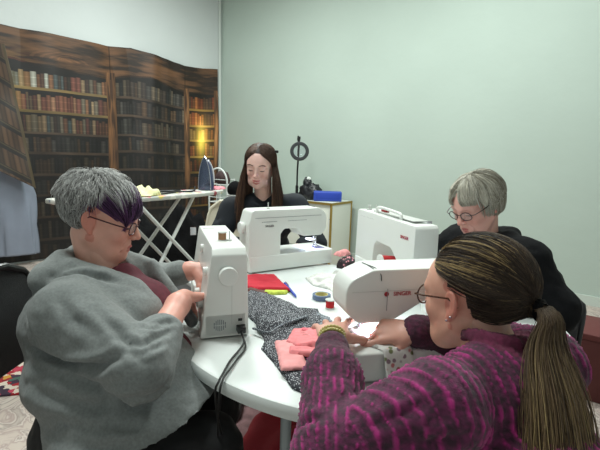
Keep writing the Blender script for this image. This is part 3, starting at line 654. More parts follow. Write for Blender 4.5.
mb = MB(); mb.lathe([(0, .010), (.04, .007), (.073, .0), (.04, -.007), (0, -.010)], hc, n=40, Mx=q_, cap=False); mb.obj('lens', M['glass'], t)
# dark bag on desk
def lump(name, c, r, m, label, cat, seed=1, amp=.25, n=40, rz=0, parent=None, squash=.6, freq=3):
    vs = []; fs = []
    for i in range(n//2+1):
        a = PI*i/(n//2)
        for k in range(n):
            b_ = 2*PI*k/n; vs.append((math.sin(a)*math.cos(b_), math.sin(a)*math.sin(b_), math.cos(a)))
    V = np.array(vs); d = 1+amp*fbm(V*freq+seed*3.1, seed, 4); V = V*d[:, None]*np.array(r); V[:, 2] = np.maximum(V[:, 2], -r[2]*squash)
    cr, sr = math.cos(rz), math.sin(rz); V = np.stack([V[:, 0]*cr-V[:, 1]*sr, V[:, 0]*sr+V[:, 1]*cr, V[:, 2]+r[2]*squash], 1)
    for i in range(n//2):
        for k in range(n): k2 = (k+1) % n; fs.append((i*n+k, i*n+k2, (i+1)*n+k2, (i+1)*n+k))
    mb = MB(); mb.add(V, fs); o = mb.obj(name, m, parent, ang=0, loc=c); return tag(o, label, cat) if label else o
blk = mat('black_cloth', (9, 9, 11), .95, spec=.2, bump=(40, .5, .01), noise=(8, .3)); nyl = mat('black_nylon', (26, 27, 32), .4, bump=(25, .6, .01))
p = Dw(-.42, .17); t = empty('pouch_bag', p, ang_d, 'black crumpled bag slumped on the side desk beside the blue speaker', 'bag')
lump('bag_body', (0, 0, 0), (.16, .10, .12), nyl, None, None, 3, .22, parent=t); lump('bag_neck', (-.05, 0, .12), (.055, .05, .09), nyl, None, None, 5, .3, parent=t)
lump('white_tag', (-.035, -.0, .235), (.028, .022, .022), mat('white_tissue', (214, 220, 214), .8), None, None, 6, .3, parent=t, n=24)

# ------------------------------------------------------------------ ironing board, iron, cloths
def floral(name):
    m, nt, b = new_mat(name); N = nt.nodes; L = nt.links
    tc = N.new('ShaderNodeTexCoord'); v = N.new('ShaderNodeTexVoronoi'); v.inputs['Scale'].default_value = 16; L.new(tc.outputs['Object'], v.inputs['Vector'])
    r = N.new('ShaderNodeValToRGB'); r.color_ramp.elements[0].position = .42; r.color_ramp.elements[0].color = (1, 1, 1, 1); r.color_ramp.elements[1].position = .5; r.color_ramp.elements[1].color = (0, 0, 0, 1)
    L.new(v.outputs['Distance'], r.inputs[0])
    s = N.new('ShaderNodeSeparateColor'); L.new(v.outputs['Color'], s.inputs[0]); r2 = N.new('ShaderNodeValToRGB'); r2.color_ramp.interpolation = 'CONSTANT'
    e = r2.color_ramp.elements; e[0].color = (*lin((196, 110, 120)), 1); e[1].position = .3; e[1].color = (*lin((206, 206, 196)), 1)
    for p_, c_ in ((.45, (120, 130, 150)), (.6, (205, 190, 110)), (.75, (210, 208, 200)), (.9, (150, 70, 80))): q = e.new(p_); q.color = (*lin(c_), 1)
    L.new(s.outputs[0], r2.inputs[0]); mx = N.new('ShaderNodeMix'); mx.data_type = 'RGBA'; mx.inputs[6].default_value = (*lin((180, 182, 176)), 1)
    L.new(r.outputs[0], mx.inputs[0]); L.new(r2.outputs[0], mx.inputs[7]); L.new(mx.outputs[2], b.inputs['Base Color']); b.inputs['Roughness'].default_value = .85; return m
bz = .97; tip = Vector((-.66, 3.66, 0)); tail = Vector((-1.40, 2.46, 0)); axb = (tip-tail).normalized(); rb = math.atan2(axb.y, axb.x); Lb = (tip-tail).length
t = empty('ironing_board', (tail.x, tail.y, 0), rb, 'ironing board with floral cover and white crossed legs behind the grey-haired woman', 'ironing board')
out = [(Lb-.25*0, 0)]; half = []
for k in range(25):
    s_ = k/24; x_ = Lb*s_; wd_ = .17 if s_ < .55 else .17*max(0, 1-((s_-.55)/.45)**2.2)**.75; half.append((x_, wd_))
half = [(0.0, .13), (.02, .16)]+half[1:]
out = [(x_, -w_) for x_, w_ in half]+[(x_, w_) for x_, w_ in half[::-1] if w_ > 0]
prism(out, bz-.028, bz, 'cover', floral('floral_cover'), t, .006, 'xy')
def leg2(a, b_, nm='leg'): 
    mb = MB(); 
    for s in (-.12, .12): mb.tube([(a[0], s*a[1], a[2]), (b_[0], s*b_[1], b_[2])], .013, 12)
    mb.tube([(b_[0], -.13*b_[1], b_[2]), (b_[0], .13*b_[1], b_[2])], .012, 10); return mb.obj(nm, M['white_metal'], t)
# crossed leg frames
def bl(px, py, pz): return px, py, pz
leg2((1.00, .55, bz-.03), (.22, 1.5, .02)); leg2((.42, 1.3, bz-.03), (1.32, 1.5, .02))
mb = MB(); mb.tube([(.09, -.1, bz-.03), (.14, -.1, .02)], .006, 8); mb.obj('support_rod', M['steel'], t)
def Bw(x, y, z): return Matrix.Translation((tail.x, tail.y, 0)) @ Matrix.Rotation(rb, 4, 'Z') @ Vector((x, y, z))
# steam iron standing on its heel
p = Bw(Lb-.22, .0, bz+.002); t = empty('steam_iron', p, -1.95, 'navy and white steam iron standing on its heel on the ironing board', 'iron')
def iron():
    # local: stands on heel, nose up (z), soleplate faces +x side
    n = 28; vs = []; fs = []
    sole = []
    for k in range(n+1):
        u_ = k/n; sole.append((u_*.27, .058*max(0, 1-(u_)**2.4)**.8))
    o2 = [(w_, z_) for z_, w_ in sole]+[(-w_, z_) for z_, w_ in sole[::-1][1:]]
    return o2
o2 = iron()
prism([(a, b_) for a, b_ in o2], .0, .010, 'soleplate', mat('dark_soleplate', (90, 98, 118), .25, .9), t, .002, 'yz')
mb = MB(); mb.tube([(0.006, a, b_) for a, b_ in o2[:-1]]+[(0.006, o2[0][0], o2[0][1])], .004, 6); mb.obj('sole_rim', M['chrome'], t)
def taperi(co): 
    k = (co.x+.01)/-.075; return Vector((co.x, co.y*(1-.35*max(0, k)), co.z*(1-.20*max(0, k))))
prism([(a*.96, b_*.96) for a, b_ in o2], -.075, -.0, 'housing', mat('navy_plastic', (26, 40, 84), .3), t, .008, 'yz', taperi)
mb = MB(); mb.tube(spline([(-.07, 0, .02), (-.105, 0, .03), (-.115, 0, .09), (-.105, 0, .15), (-.075, 0, .20), (-.04, 0, .235)], 6), .013, 12); mb.obj('handle', mat('iron_white', (214, 216, 222), .3), t)
mb = MB(); mb.lathe([(.012, -.012), (.014, 0), (.012, .012)], (-.08, 0, .11), 'y', 20); mb.obj('dial', M['plastic_dim'], t)
mb = MB(); mb.tube(spline([tuple(Bw(Lb-.30, .03, bz+.03)), tuple(Bw(Lb-.42, -.06, bz+.008)), tuple(Bw(Lb-.55, .05, bz+.007)), tuple(Bw(Lb-.75, .02, bz+.008)), tuple(Bw(Lb-.9, -.05, bz+.008)), tuple(Bw(Lb-.72, -.09, bz+.008)), tuple(Bw(Lb-.5, -.02, bz+.012)), tuple(Bw(Lb-.62, .10, bz+.008)), tuple(Bw(Lb-.95, .09, bz+.008))], 8), .0065, 8)
tag(mb.obj('iron_cord', M['rubber'], None), 'black cord of the iron coiled on the ironing board', 'cord')
def flatbox(x0, x1, y0, y1): return [tuple(Bw(a, b_, 0))[:2] for a, b_ in ((x0, y0), (x1, y0+.01), (x1-.01, y1), (x0+.02, y1))]
f = patch('cloth', flatbox(Lb-1.02, Lb-.78, -.15, .05), mat('pale_yellow_cloth', (222, 222, 170), .85), z=bz+.006, h=.01, wr=.035, freq=12, res=.01, seed=21, rnd=.03)
tag(f, 'pale yellow cloth crumpled on the ironing board', 'cloth')
f = patch('cloth', flatbox(Lb-1.36, Lb-1.14, -.05, .12), mat('cream_pink_cloth', (220, 196, 190), .85, noise=(20, .2)), z=bz+.002, h=.008, wr=.012, freq=12, res=.01, seed=22, rnd=.03)
tag(f, 'cream and pink cloth at the wide end of the ironing board', 'cloth')
f = patch('cloth', flatbox(Lb-.12, Lb-.0, -.04, .05), mat('rose_cloth', (206, 130, 140), .85, noise=(30, .25)), z=bz+.002, h=.012, wr=.014, freq=16, res=.006, seed=25, rnd=.02)
tag(f, 'rose pink cloth at the pointed tip of the ironing board', 'cloth')

# white wire rack with dark hat behind the board tip
rk = Vector((-.84, 4.35, 0)); t = empty('wire_rack', rk, -.5, 'white wire rack with arched top standing behind the ironing board tip', 'rack')
mb = MB(); R1 = .115
pts = [(-R1, 0, .0), (-R1, 0, .98)]+[(R1*math.cos(a), 0, .98+R1*1.25*math.sin(a)) for a in np.linspace(PI, 0, 16)]+[(R1, 0, .98), (R1, 0, 0)]
mb.tube(pts, .009, 8); mb.obj('arched_frame', M['white_metal'], t)
for zz in (.62, .78, .96):
    mb = MB(); 
    for k in range(9): mb.tube([(-R1+k*R1/4, .0, zz), (-R1+k*R1/4, .12, zz)], .003, 6)
    for y_ in (0, .12): mb.tube([(-R1, y_, zz), (R1, y_, zz)], .005, 6); mb.tube([(-R1, y_, zz+.05), (R1, y_, zz+.05)], .004, 6)
    mb.obj('basket', M['white_metal'], t)
mb = MB()
for k in range(2): mb.tube([(-R1+k*2*R1, .12, 0), (-R1+k*2*R1, .12, 1.02)], .006, 8)
mb.obj('rear_post', M['white_metal'], t)
lump('folded_cloth', rk+Vector((.03, .07, .965)), (.075, .05, .085), mat('dark_brown_cloth', (58, 40, 40), .8), 'dark brown cloth bundle inside the top of the wire rack', 'cloth', 31, .15, n=24)
lump('woollen_hat', Bw(Lb+.16, -.0, .915), (.075, .07, .075), blk, 'black round woollen hat at the tip of the ironing board', 'hat', 33, .06, n=24)
t = empty('stool', Bw(Lb+.16, 0, 0), 0, 'dark narrow stand under the black hat', 'stand'); mb = MB(); mb.tube([(0, 0, 0), (0, 0, .9)], .02, 10); mb.obj('post', M['white_metal'], t); mb = MB(); mb.lathe([(.10, 0), (.10, .012), (.02, .02), (0, .02)], n=24); mb.obj('base', M['white_metal'], t); mb = MB(); mb.lathe([(.08, .90), (.08, .914)], n=24); mb.obj('top_disc', M['white_metal'], t)

# dark heap of coats under the board
lump('coat', (-1.50, 3.72, .001), (.30, .24, .50), blk, 'black coat heaped under the ironing board, left of its crossed legs', 'coat', 41, .18, rz=.8, squash=.4)
lump('coat', (-1.16, 4.12, .001), (.30, .24, .52), blk, 'black coat heaped under the ironing board, right of its crossed legs', 'coat', 42, .2, rz=.8, squash=.4)
t = empty('storage_crate', (-.62, 2.95, 0), .6, 'grey plastic crate on the floor beyond the left machine', 'crate')
rbox('crate_body', (0, 0, .2), (.2, .16, .2), mat('grey_crate', (120, 124, 128), .5), t, .01)
rbox('lid', (0, 0, .415), (.21, .17, .015), mat('light_crate', (186, 190, 190), .5), t, .006)
t = empty('tin', (-.68, 2.97, .431), .6, 'dark red tin on the grey crate', 'tin'); rbox('tin_body', (0, 0, .028), (.07, .05, .028), mat('dark_red', (120, 22, 36), .5), t, .006); rbox('lid', (0, 0, .06), (.072, .052, .005), mat('dark_red_lid', (110, 18, 32), .45), t, .003)
# translucent garment bag at the far left
gm = mat('translucent_garment_bag', (140, 148, 164), .4, trans=.0, noise=(5, .06))
gm.node_tree.nodes['Principled BSDF'].inputs['Alpha'].default_value = .86
def garment_bag():
    c = Vector((-3.04, 4.53, -.5)); nu, nv = 40, 60; vs = []; fs = []
    for j in range(nv+1):
        v_ = j/nv; z_ = .62+v_*.92; w_ = .185*max(.05, min(1, (1-v_)/.42)**.55)
        for i in range(nu):
            a = 2*PI*i/nu; z_ = .62+v_*1.12; d_ = .04*(1+.3*math.sin(v_*5))
            f_ = 1+.10*math.sin(a*6+v_*4)+.06*math.sin(a*11-v_*7)
            vs.append((w_*math.cos(a)*f_, d_*math.sin(a)*f_, z_))
    for j in range(nv):
        for i in range(nu): i2 = (i+1) % nu; fs.append((j*nu+i, j*nu+i2, (j+1)*nu+i2, (j+1)*nu+i))
    fs.append(tuple(range(nu-1, -1, -1))); fs.append(tuple(range(nv*nu, (nv+1)*nu)))
    t = empty('garment_bag', c, .65, 'translucent pale plastic garment bag hanging at the left edge of the backdrop', 'garment bag')
    mb = MB(); mb.add(vs, fs); mb.obj('cover', gm, t, ang=0)
    mb = MB(); mb.tube(spline([(0, 0, 1.74), (0, 0, 1.80), (.02, 0, 1.835), (.0, 0, 1.86), (-.025, 0, 1.84)], 6), .003, 8); mb.obj('hook', M['steel'], t)
garment_bag()
# rugs
def rug_mat():
    m, nt, b = new_mat('kilim'); N = nt.nodes; L = nt.links
    tc = N.new('ShaderNodeTexCoord'); v = N.new('ShaderNodeTexVoronoi'); v.inputs['Scale'].default_value = 26; v.distance = 'MANHATTAN'; L.new(tc.outputs['Object'], v.inputs['Vector'])
    s = N.new('ShaderNodeSeparateColor'); L.new(v.outputs['Color'], s.inputs[0]); r2 = N.new('ShaderNodeValToRGB'); r2.color_ramp.interpolation = 'CONSTANT'
    e = r2.color_ramp.elements; e[0].color = (*lin((150, 36, 44)), 1); e[1].position = .28; e[1].color = (*lin((204, 190, 176)), 1)
    for p_, c_ in ((.42, (60, 44, 60)), (.58, (176, 60, 80)), (.72, (190, 140, 60)), (.82, (70, 96, 84)), (.9, (130, 24, 40))): q = e.new(p_); q.color = (*lin(c_), 1)
    L.new(s.outputs[0], r2.inputs[0]); L.new(r2.outputs[0], b.inputs['Base Color']); b.inputs['Roughness'].default_value = .95; return m
mb = MB(); mb.box((-1.98, 2.55, .006), (.55, .62, .006), .25); tag(mb.obj('rug', rug_mat(), bevel=.003), 'multicoloured red kilim rug on the floor at the left', 'rug')
mb = MB(); mb.box((.1, 2.0, .005), (.75, .7, .005), .2); tag(mb.obj('rug', mat('mauve_rug', (150, 116, 118), .95, noise=(14, .5, 6)), bevel=.003), 'dull mauve patterned rug under the round table', 'rug')
t = empty('storage_box', (1.62, 2.35, 0), -.64, 'dark maroon box on the floor by the green wall', 'box')
rbox('box_body', (0, 0, .17), (.25, .17, .17), mat('maroon_card', (84, 36, 34), .7), t, .006); rbox('lid', (0, 0, .355), (.257, .177, .018), mat('maroon_lid', (94, 42, 40), .7), t, .006)
# ------------------------------------------------------------------ implicit-surface modelling for figures
class Field:
    def __init__(s, lo, hi, h):
        s.h = h; s.lo = np.array(lo, float); n = np.ceil((np.array(hi)-s.lo)/h).astype(int)+1; s.n = n
        s.d = np.full(n, 1.0, np.float32); s.ax = [(s.lo[i]+h*np.arange(n[i])).astype(np.float32) for i in range(3)]
    def sl(s, a, b):
        i0 = np.maximum(0, np.floor((np.array(a)-s.lo)/s.h).astype(int)); i1 = np.minimum(s.n, np.ceil((np.array(b)-s.lo)/s.h).astype(int)+1)
        if (i1 <= i0).any(): return None
        t = tuple(slice(i0[k], i1[k]) for k in range(3))
        return t, s.ax[0][t[0]][:, None, None], s.ax[1][t[1]][None, :, None], s.ax[2][t[2]][None, None, :]
    def put(s, t, v, k, sub=False):
        a = s.d[t]
        if sub:
            v = -v
            h = np.clip(.5-.5*(v-a)/k, 0, 1) if k > 0 else 0
            s.d[t] = np.maximum(a, v) if k <= 0 else (a+(v-a)*(1-np.clip(.5+.5*(a-v)/k, 0, 1)))+k*np.clip(.5+.5*(a-v)/k, 0, 1)*(1-np.clip(.5+.5*(a-v)/k, 0, 1))
        else:
            h = np.clip(.5+.5*(a-v)/k, 0, 1); s.d[t] = a+(v-a)*h-k*h*(1-h)
    def cap(s, p, q, r0, r1=None, k=.01, sub=False):
        r1 = r0 if r1 is None else r1; p = np.array(p, float); q = np.array(q, float); m = max(r0, r1)+k+s.h*3
        g = s.sl(np.minimum(p, q)-m, np.maximum(p, q)+m)
        if g is None: return s
        t, x, y, z = g; e = q-p; ee = max(e@e, 1e-12)
        tt = np.clip(((x-p[0])*e[0]+(y-p[1])*e[1]+(z-p[2])*e[2])/ee, 0, 1)
        v = np.sqrt((x-p[0]-tt*e[0])**2+(y-p[1]-tt*e[1])**2+(z-p[2]-tt*e[2])**2)-(r0+(r1-r0)*tt)
        s.put(t, v, k, sub); return s
    def ell(s, c, r, R=None, k=.01, sub=False):
        c = np.array(c, float); r = np.array(r, float); R = np.eye(3) if R is None else np.array(R)[:3, :3]
        m = np.abs(R)@r+k+s.h*3; g = s.sl(c-m, c+m)
        if g is None: return s
        t, x, y, z = g; dx, dy, dz = x-c[0], y-c[1], z-c[2]
        l = [(R[0, i]*dx+R[1, i]*dy+R[2, i]*dz) for i in range(3)]
        k0 = np.sqrt(sum((l[i]/r[i])**2 for i in range(3))); k1 = np.sqrt(sum((l[i]/r[i]**2)**2 for i in range(3)))+1e-9
        s.put(t, k0*(k0-1)/k1, k, sub); return s
    def tor(s, c, R_, r, Rm=None, k=.01, sx=1., sy=1.):
        c = np.array(c, float); Rm = np.eye(3) if Rm is None else np.array(Rm)[:3, :3]; m = R_*max(sx, sy)+r+k+s.h*3; g = s.sl(c-m, c+m)
        if g is None: return s
        t, x, y, z = g; dx, dy, dz = x-c[0], y-c[1], z-c[2]
        l = [(Rm[0, i]*dx+Rm[1, i]*dy+Rm[2, i]*dz) for i in range(3)]
        q = np.sqrt((l[0]/sx)**2+(l[1]/sy)**2)-R_
        s.put(t, np.sqrt(q*q+l[2]**2)-r, k); return s
    def chain(s, pts, rs, k=.01):
        for i in range(len(pts)-1): s.cap(pts[i], pts[i+1], rs[i], rs[i+1], k)
        return s
    def cut(s, p, n):
        """remove everything on the side of plane (p, n) that n points to"""
        p = np.array(p, float); n = np.array(n, float); n = n/np.linalg.norm(n)
        v = (s.ax[0][:, None, None]-p[0])*n[0]+(s.ax[1][None, :, None]-p[1])*n[1]+(s.ax[2][None, None, :]-p[2])*n[2]
        s.d = np.maximum(s.d, v.astype(np.float32)); return s
    def mesh(s):
        d = s.d; h = s.h; ins = d < 0
        nx, ny, nz = d.shape
        cs = np.zeros((nx-1, ny-1, nz-1), np.int8)
        for a in (0, 1):
            for b in (0, 1):
                for c in (0, 1): cs += ins[a:nx-1+a, b:ny-1+b, c:nz-1+c]
        act = (cs > 0) & (cs < 8); I = np.argwhere(act); idx = -np.ones(act.shape, np.int64); idx[act] = np.arange(len(I))
        acc = np.zeros((len(I), 3)); cnt = np.zeros(len(I)); cr = [(a, b, c) for a in (0, 1) for b in (0, 1) for c in (0, 1)]
        for u in cr:
            for v in cr:
                if sum(abs(u[k]-v[k]) for k in range(3)) == 1 and u < v:
                    du = d[I[:, 0]+u[0], I[:, 1]+u[1], I[:, 2]+u[2]]; dv = d[I[:, 0]+v[0], I[:, 1]+v[1], I[:, 2]+v[2]]
                    m = (du < 0) != (dv < 0); t = np.where(m, du/(du-dv+1e-12), 0)
                    for k in range(3): acc[:, k] += np.where(m, u[k]+t*(v[k]-u[k]), 0)
                    cnt += m
        V = s.lo+(I+acc/cnt[:, None])*h; F = []
        for ax in range(3):
            o1, o2 = (ax+1) % 3, (ax+2) % 3
            A_ = [slice(0, -1) if k == ax else slice(1, -1) for k in range(3)]; B_ = [slice(1, None) if k == ax else slice(1, -1) for k in range(3)]
            a = ins[tuple(A_)]; b = ins[tuple(B_)]; P = np.argwhere(a != b)
            if not len(P): continue
            g = P.copy(); g[:, o1] += 1; g[:, o2] += 1; f = a[P[:, 0], P[:, 1], P[:, 2]]
            def cid(d1, d2):
                q = g.copy(); q[:, o1] -= d1; q[:, o2] -= d2; return idx[q[:, 0], q[:, 1], q[:, 2]]
            q = np.stack([cid(1, 1), cid(0, 1), cid(0, 0), cid(1, 0)], 1); q[~f] = q[~f][:, ::-1]; F.append(q)
        return V, np.concatenate(F)
def vnormals(V, F):
    n = np.zeros_like(V); a = np.cross(V[F[:, 2]]-V[F[:, 0]], V[F[:, 3]]-V[F[:, 1]])
    for k in range(4): np.add.at(n, F[:, k], a)
    return n/(np.linalg.norm(n, axis=1, keepdims=True)+1e-12)
def joinm(*ms):
    V = []; F = []; o = 0; Cc = []
    for m_ in ms:
        V.append(m_[0]); F.append(m_[1]+o); o += len(m_[0])
        if len(m_) > 2: Cc.append(m_[2])
    return (np.concatenate(V), np.concatenate(F))+((np.concatenate(Cc),) if Cc else ())
def smooth(V, F, it=2, lam=.5):
    E1 = np.concatenate([F[:, [0, 1]], F[:, [1, 2]], F[:, [2, 3]], F[:, [3, 0]]])
    for _ in range(it):
        s = np.zeros_like(V); c = np.zeros(len(V)); np.add.at(s, E1[:, 0], V[E1[:, 1]]); np.add.at(c, E1[:, 0], 1)
        V = V+lam*(s/np.maximum(c, 1)[:, None]-V)
    return V
def seg_d(V, p, q):
    p = np.array(p, float); q = np.array(q, float); e = q-p; t = np.clip(((V-p)@e)/(e@e+1e-12), 0, 1); return np.linalg.norm(V-p-t[:, None]*e, axis=1), t
def creases(V, F, cs, snap=False):
    """cs: (polyline, width, depth) press valleys (depth>0) or raise folds (depth<0) along the normal"""
    n = vnormals(V, F); disp = np.zeros(len(V))
    for pl, w_, dp in cs:
        pl = [np.array(a) for a in spline(pl, 5)] if len(pl) > 2 else [np.array(a, float) for a in pl]
        if snap: pl = [V[np.argmin(((V-a)**2).sum(1))] for a in pl]
        L_ = len(pl)-1; best = np.full(len(V), 9.); bt = np.zeros(len(V))
        near = np.linalg.norm(V-np.mean(pl, 0), axis=1) < max(np.linalg.norm(np.array(a)-np.mean(pl, 0)) for a in pl)+w_*4
        Vn = V[near]; bn = best[near]; tn = bt[near]
        for i in range(L_):
            d_, t_ = seg_d(Vn, pl[i], pl[i+1]); m = d_ < bn; bn = np.where(m, d_, bn); tn = np.where(m, (i+t_)/L_, tn)
        fade = np.sin(np.clip(tn, 0.02, .98)*PI)**.6; disp[near] -= dp*fade*(np.exp(-(bn/w_)**2)-.45*np.exp(-((bn-w_*1.9)/w_)**2))
    return V+n*disp[:, None]
def head_frame(c, fwd, up=(0, 0, 1), tilt=0):
    f = Vector(fwd).normalized(); l = Vector(up).cross(f).normalized(); u = f.cross(l)
    if tilt: R = Matrix.Rotation(tilt, 3, f); l = R @ l; u = R @ u
    m = np.eye(4); m[:3, 0] = f; m[:3, 1] = l; m[:3, 2] = u; m[:3, 3] = c; return m
def T(m, p): p = np.asarray(p, float); return p@m[:3, :3].T+m[:3, 3]

skinm = mat('skin', (220, 170, 150), .45, attr=True, sss=.12, noise=(60, .04), bump=(260, .08, .001))
def head_mesh(m, sc=1., smile=0., age=0., full=0., base=(214, 160, 140), hn=.0026, neck=None, lids=True, nose=1., neckw=False):
    """head built in its own frame: x forward, y left, z up; chin at z=-.115, crown z=.115"""
    f = Field((-.19, -.12, -.25), (.145, .12, .135), hn)
    f.ell((-.018, 0, .032), (.094, .074, .082), k=.01)
    f.ell((.036, 0, .022), (.052, .061, .056), k=.03)
    f.ell((.030, 0, -.035), (.058, .056+full*.01, .068), k=.03)
    for s in (-1, 1):
        f.cap((.0, s*.052, -.052), (.05, s*(.03+full*.01), -.088), .017+full*.006, .017+full*.004, k=.03)
        f.cap((.05, s*(.03+full*.01), -.088), (.072, 0, -.098), .015+full*.004, .014, k=.02)
        f.ell((.058, s*.036, -.030), (.022+full*.004, .022, .022), k=.02)
        f.cap((.082, s*.012, .018), (.070, s*.045, .018), .009, .007, k=.018)
    f.ell((.044, 0, -.074), (.040, .042, .030), k=.03)
    f.ell((.076, 0, -.098), (.013, .017, .013), k=.02)
    f.ell((.083, 0, -.062), (.012, .024, .019), k=.016)
    for s in (-1, 1): f.ell((.096, s*.032, .0), (.016, .018, .012), k=.018, sub=True)
    for s in (-1, 1):
        f.ell((.0765, s*.031, -.001), (.0125, .0155, .0115), k=.009)
        f.cap((.0895, s*.018, -.0065), (.0845, s*.044, -.0058), .0014, .0012, k=.003)
    f.cap((.088, 0, .010), (.106*nose+.088*(1-nose), 0, -.024), .0065, .0088, k=.012)
    f.ell((.109, 0, -.031), (.0105, .0095, .0085), k=.008)
    for s in (-1, 1):
        f.ell((.100, s*.0125, -.034), (.009, .0065, .0065), k=.006); f.ell((.104, s*.0065, -.041), (.004, .0032, .003), k=.003, sub=True)
    # lips
    w_ = .0215+.0075*smile; up_ = .003+.0125*smile; mz = -.0055
    lip1 = [(.076, -w_, -.0605+up_+mz), (.0925, -w_*.5, -.0600+up_*.25+mz), (.0975, -.004, -.0580+mz), (.0975, .004, -.0580+mz), (.0925, w_*.5, -.0600+up_*.25+mz), (.076, w_, -.0605+up_+mz)]
    f.chain(lip1, [.0018, .0032, .0034, .0034, .0032, .0018], k=.003)
    op = .0045*smile
    lip2 = [(.076, -w_*.95, -.0635+up_-op*.3+mz), (.0905, -w_*.5, -.0685-op+up_*.3+mz), (.0945, 0, -.0700-op+mz), (.0905, w_*.5, -.0685-op+up_*.3+mz), (.076, w_*.95, -.0635+up_-op*.3+mz)]
    f.chain(lip2, [.0018, .0036, .0042, .0036, .0018], k=.003)
    pts = [(.084, -w_*.72, -.0630+up_*.6+mz), (.0990, 0, -.0642-op*.5+mz), (.084, w_*.72, -.0630+up_*.6+mz)]
    for a, b in zip(pts[:-1], pts[1:]): f.cap(a, b, .0012, .0018+op*.5, k=.002, sub=True)
    for s in (-1, 1):   # smile / age folds
        f.cap((.094, s*.019, -.036), (.083, s*(w_+.009), -.060), .0014 if age else .0004, .0008 if age else .0003, k=.007, sub=True)
        if age: f.cap((.08, s*.03, -.076), (.066, s*.034, -.095), .002, .001, k=.008, sub=True)
    # ears
    for s in (-1, 1):
        R = np.array(Matrix.Rotation(s*-.35, 3, 'Z') @ Matrix.Rotation(-.2, 3, 'Y'))
        f.ell((-.008, s*.0755, -.006), (.017, .008, .029), R, k=.006)
        f.tor((-.009, s*.080, -.002), .0145, .0036, np.array(Matrix.Rotation(s*-.35, 3, 'Z') @ Matrix.Rotation(-.2, 3, 'Y') @ Matrix.Rotation(PI/2, 3, 'X')), k=.003, sx=1., sy=1.5)
        f.ell((-.003, s*.0845, -.006), (.007, .005, .012), R, k=.003, sub=True)
        f.ell((.0, s*.078, -.031), (.007, .005, .009), R, k=.005)
    # neck
    if neck is None: neck = (-.055, 0, -.19)
    elif len(neck) == 3 and neckw: neck = tuple((np.array(neck)-m[:3, 3])@m[:3, :3]/sc)
    f.cap((-.020, 0, -.06), neck, .048, .049, k=.02)
    V, F = f.mesh(); V = smooth(V, F, 1, .35)
    L_ = V.copy(); col = np.tile(lin(base), (len(V), 1)); b = np.array(lin(base))
    def blend(w, c): 
        nonlocal col; col = col+(np.array(lin(c))-col)*np.clip(w, 0, 1)[:, None]
    for s in (-1, 1): blend(.40*np.exp(-(((L_[:, 1]-s*.038)/.022)**2+((L_[:, 2]+.035)/.02)**2+((L_[:, 0]-.07)/.05)**2)), (206, 120, 108))
    blend(.4*np.exp(-((L_[:, 1]/.014)**2+((L_[:, 2]+.033)/.012)**2+((L_[:, 0]-.108)/.02)**2)), (204, 116, 104))
    for s in (-1, 1): blend(.5*(np.abs(L_[:, 1]) > .072)*(np.abs(L_[:, 0]+.005) < .03), (208, 128, 112))
    dl = np.full(len(L_), 9.)
    for ch in (lip1, lip2):
        for i in range(len(ch)-1): dl = np.minimum(dl, seg_d(L_, ch[i], ch[i+1])[0])
    blend(.85*(1-np.clip((dl-.0046)/.0022, 0, 1)), (186, 88, 88))
    for s in (-1, 1):   # lashes, brows are hair-dark skin areas
        d_, t_ = seg_d(L_, (.0905, s*.018, -.0068), (.085, s*.045, -.0060)); blend(.85*(d_ < .0032), (44, 28, 26))
    V = T(m, V*sc)
    return V, F, col
def brow_strands(m, colr, sc=1., n=60):
    out = []
    for s in (-1, 1):
        for i in range(n):
            t = i/n; y = .014+.033*t; z = .0235+.006*math.sin(t*PI*.8)+random.uniform(-.0018, .0018)-.004*t; x = .0935-.011*t**1.6+.001
            p = np.array([(x, s*y, z), (x-.001, s*(y+.004), z+.0018), (x-.0025, s*(y+.008), z+.001)])
            out.append(T(m, p*sc))
    return out
def strands_mesh(paths, r0=.0006, r1=.0002, cols=None, sides=3):
    """paths: list of (k,3) arrays of the same k"""
    P = np.array(paths); n, k, _ = P.shape
    Tn = np.gradient(P, axis=1); Tn /= (np.linalg.norm(Tn, axis=2, keepdims=True)+1e-9)
    a = np.array([.3, .2, .93]); U = np.cross(Tn, a); U /= (np.linalg.norm(U, axis=2, keepdims=True)+1e-9); W = np.cross(Tn, U)
    rr = (r0+(r1-r0)*np.linspace(0, 1, k)**1.5)[None, :, None]
    V = np.stack([P+(U*math.cos(2*PI*j/sides)+W*math.sin(2*PI*j/sides))*rr for j in range(sides)], 2)  # n,k,s,3
    idx = np.arange(n*k*sides).reshape(n, k, sides); F = []
    for j in range(sides):
        j2 = (j+1) % sides; F.append(np.stack([idx[:, :-1, j], idx[:, :-1, j2], idx[:, 1:, j2], idx[:, 1:, j]], -1).reshape(-1, 4))
    c = np.repeat(np.asarray(cols)[:, None, :], k*sides, 1).reshape(-1, 3) if np.asarray(cols).ndim == 2 else np.repeat(np.asarray(cols)[:, :, None, :], sides, 2).reshape(-1, 3)
    return V.reshape(-1, 3), np.concatenate(F), c

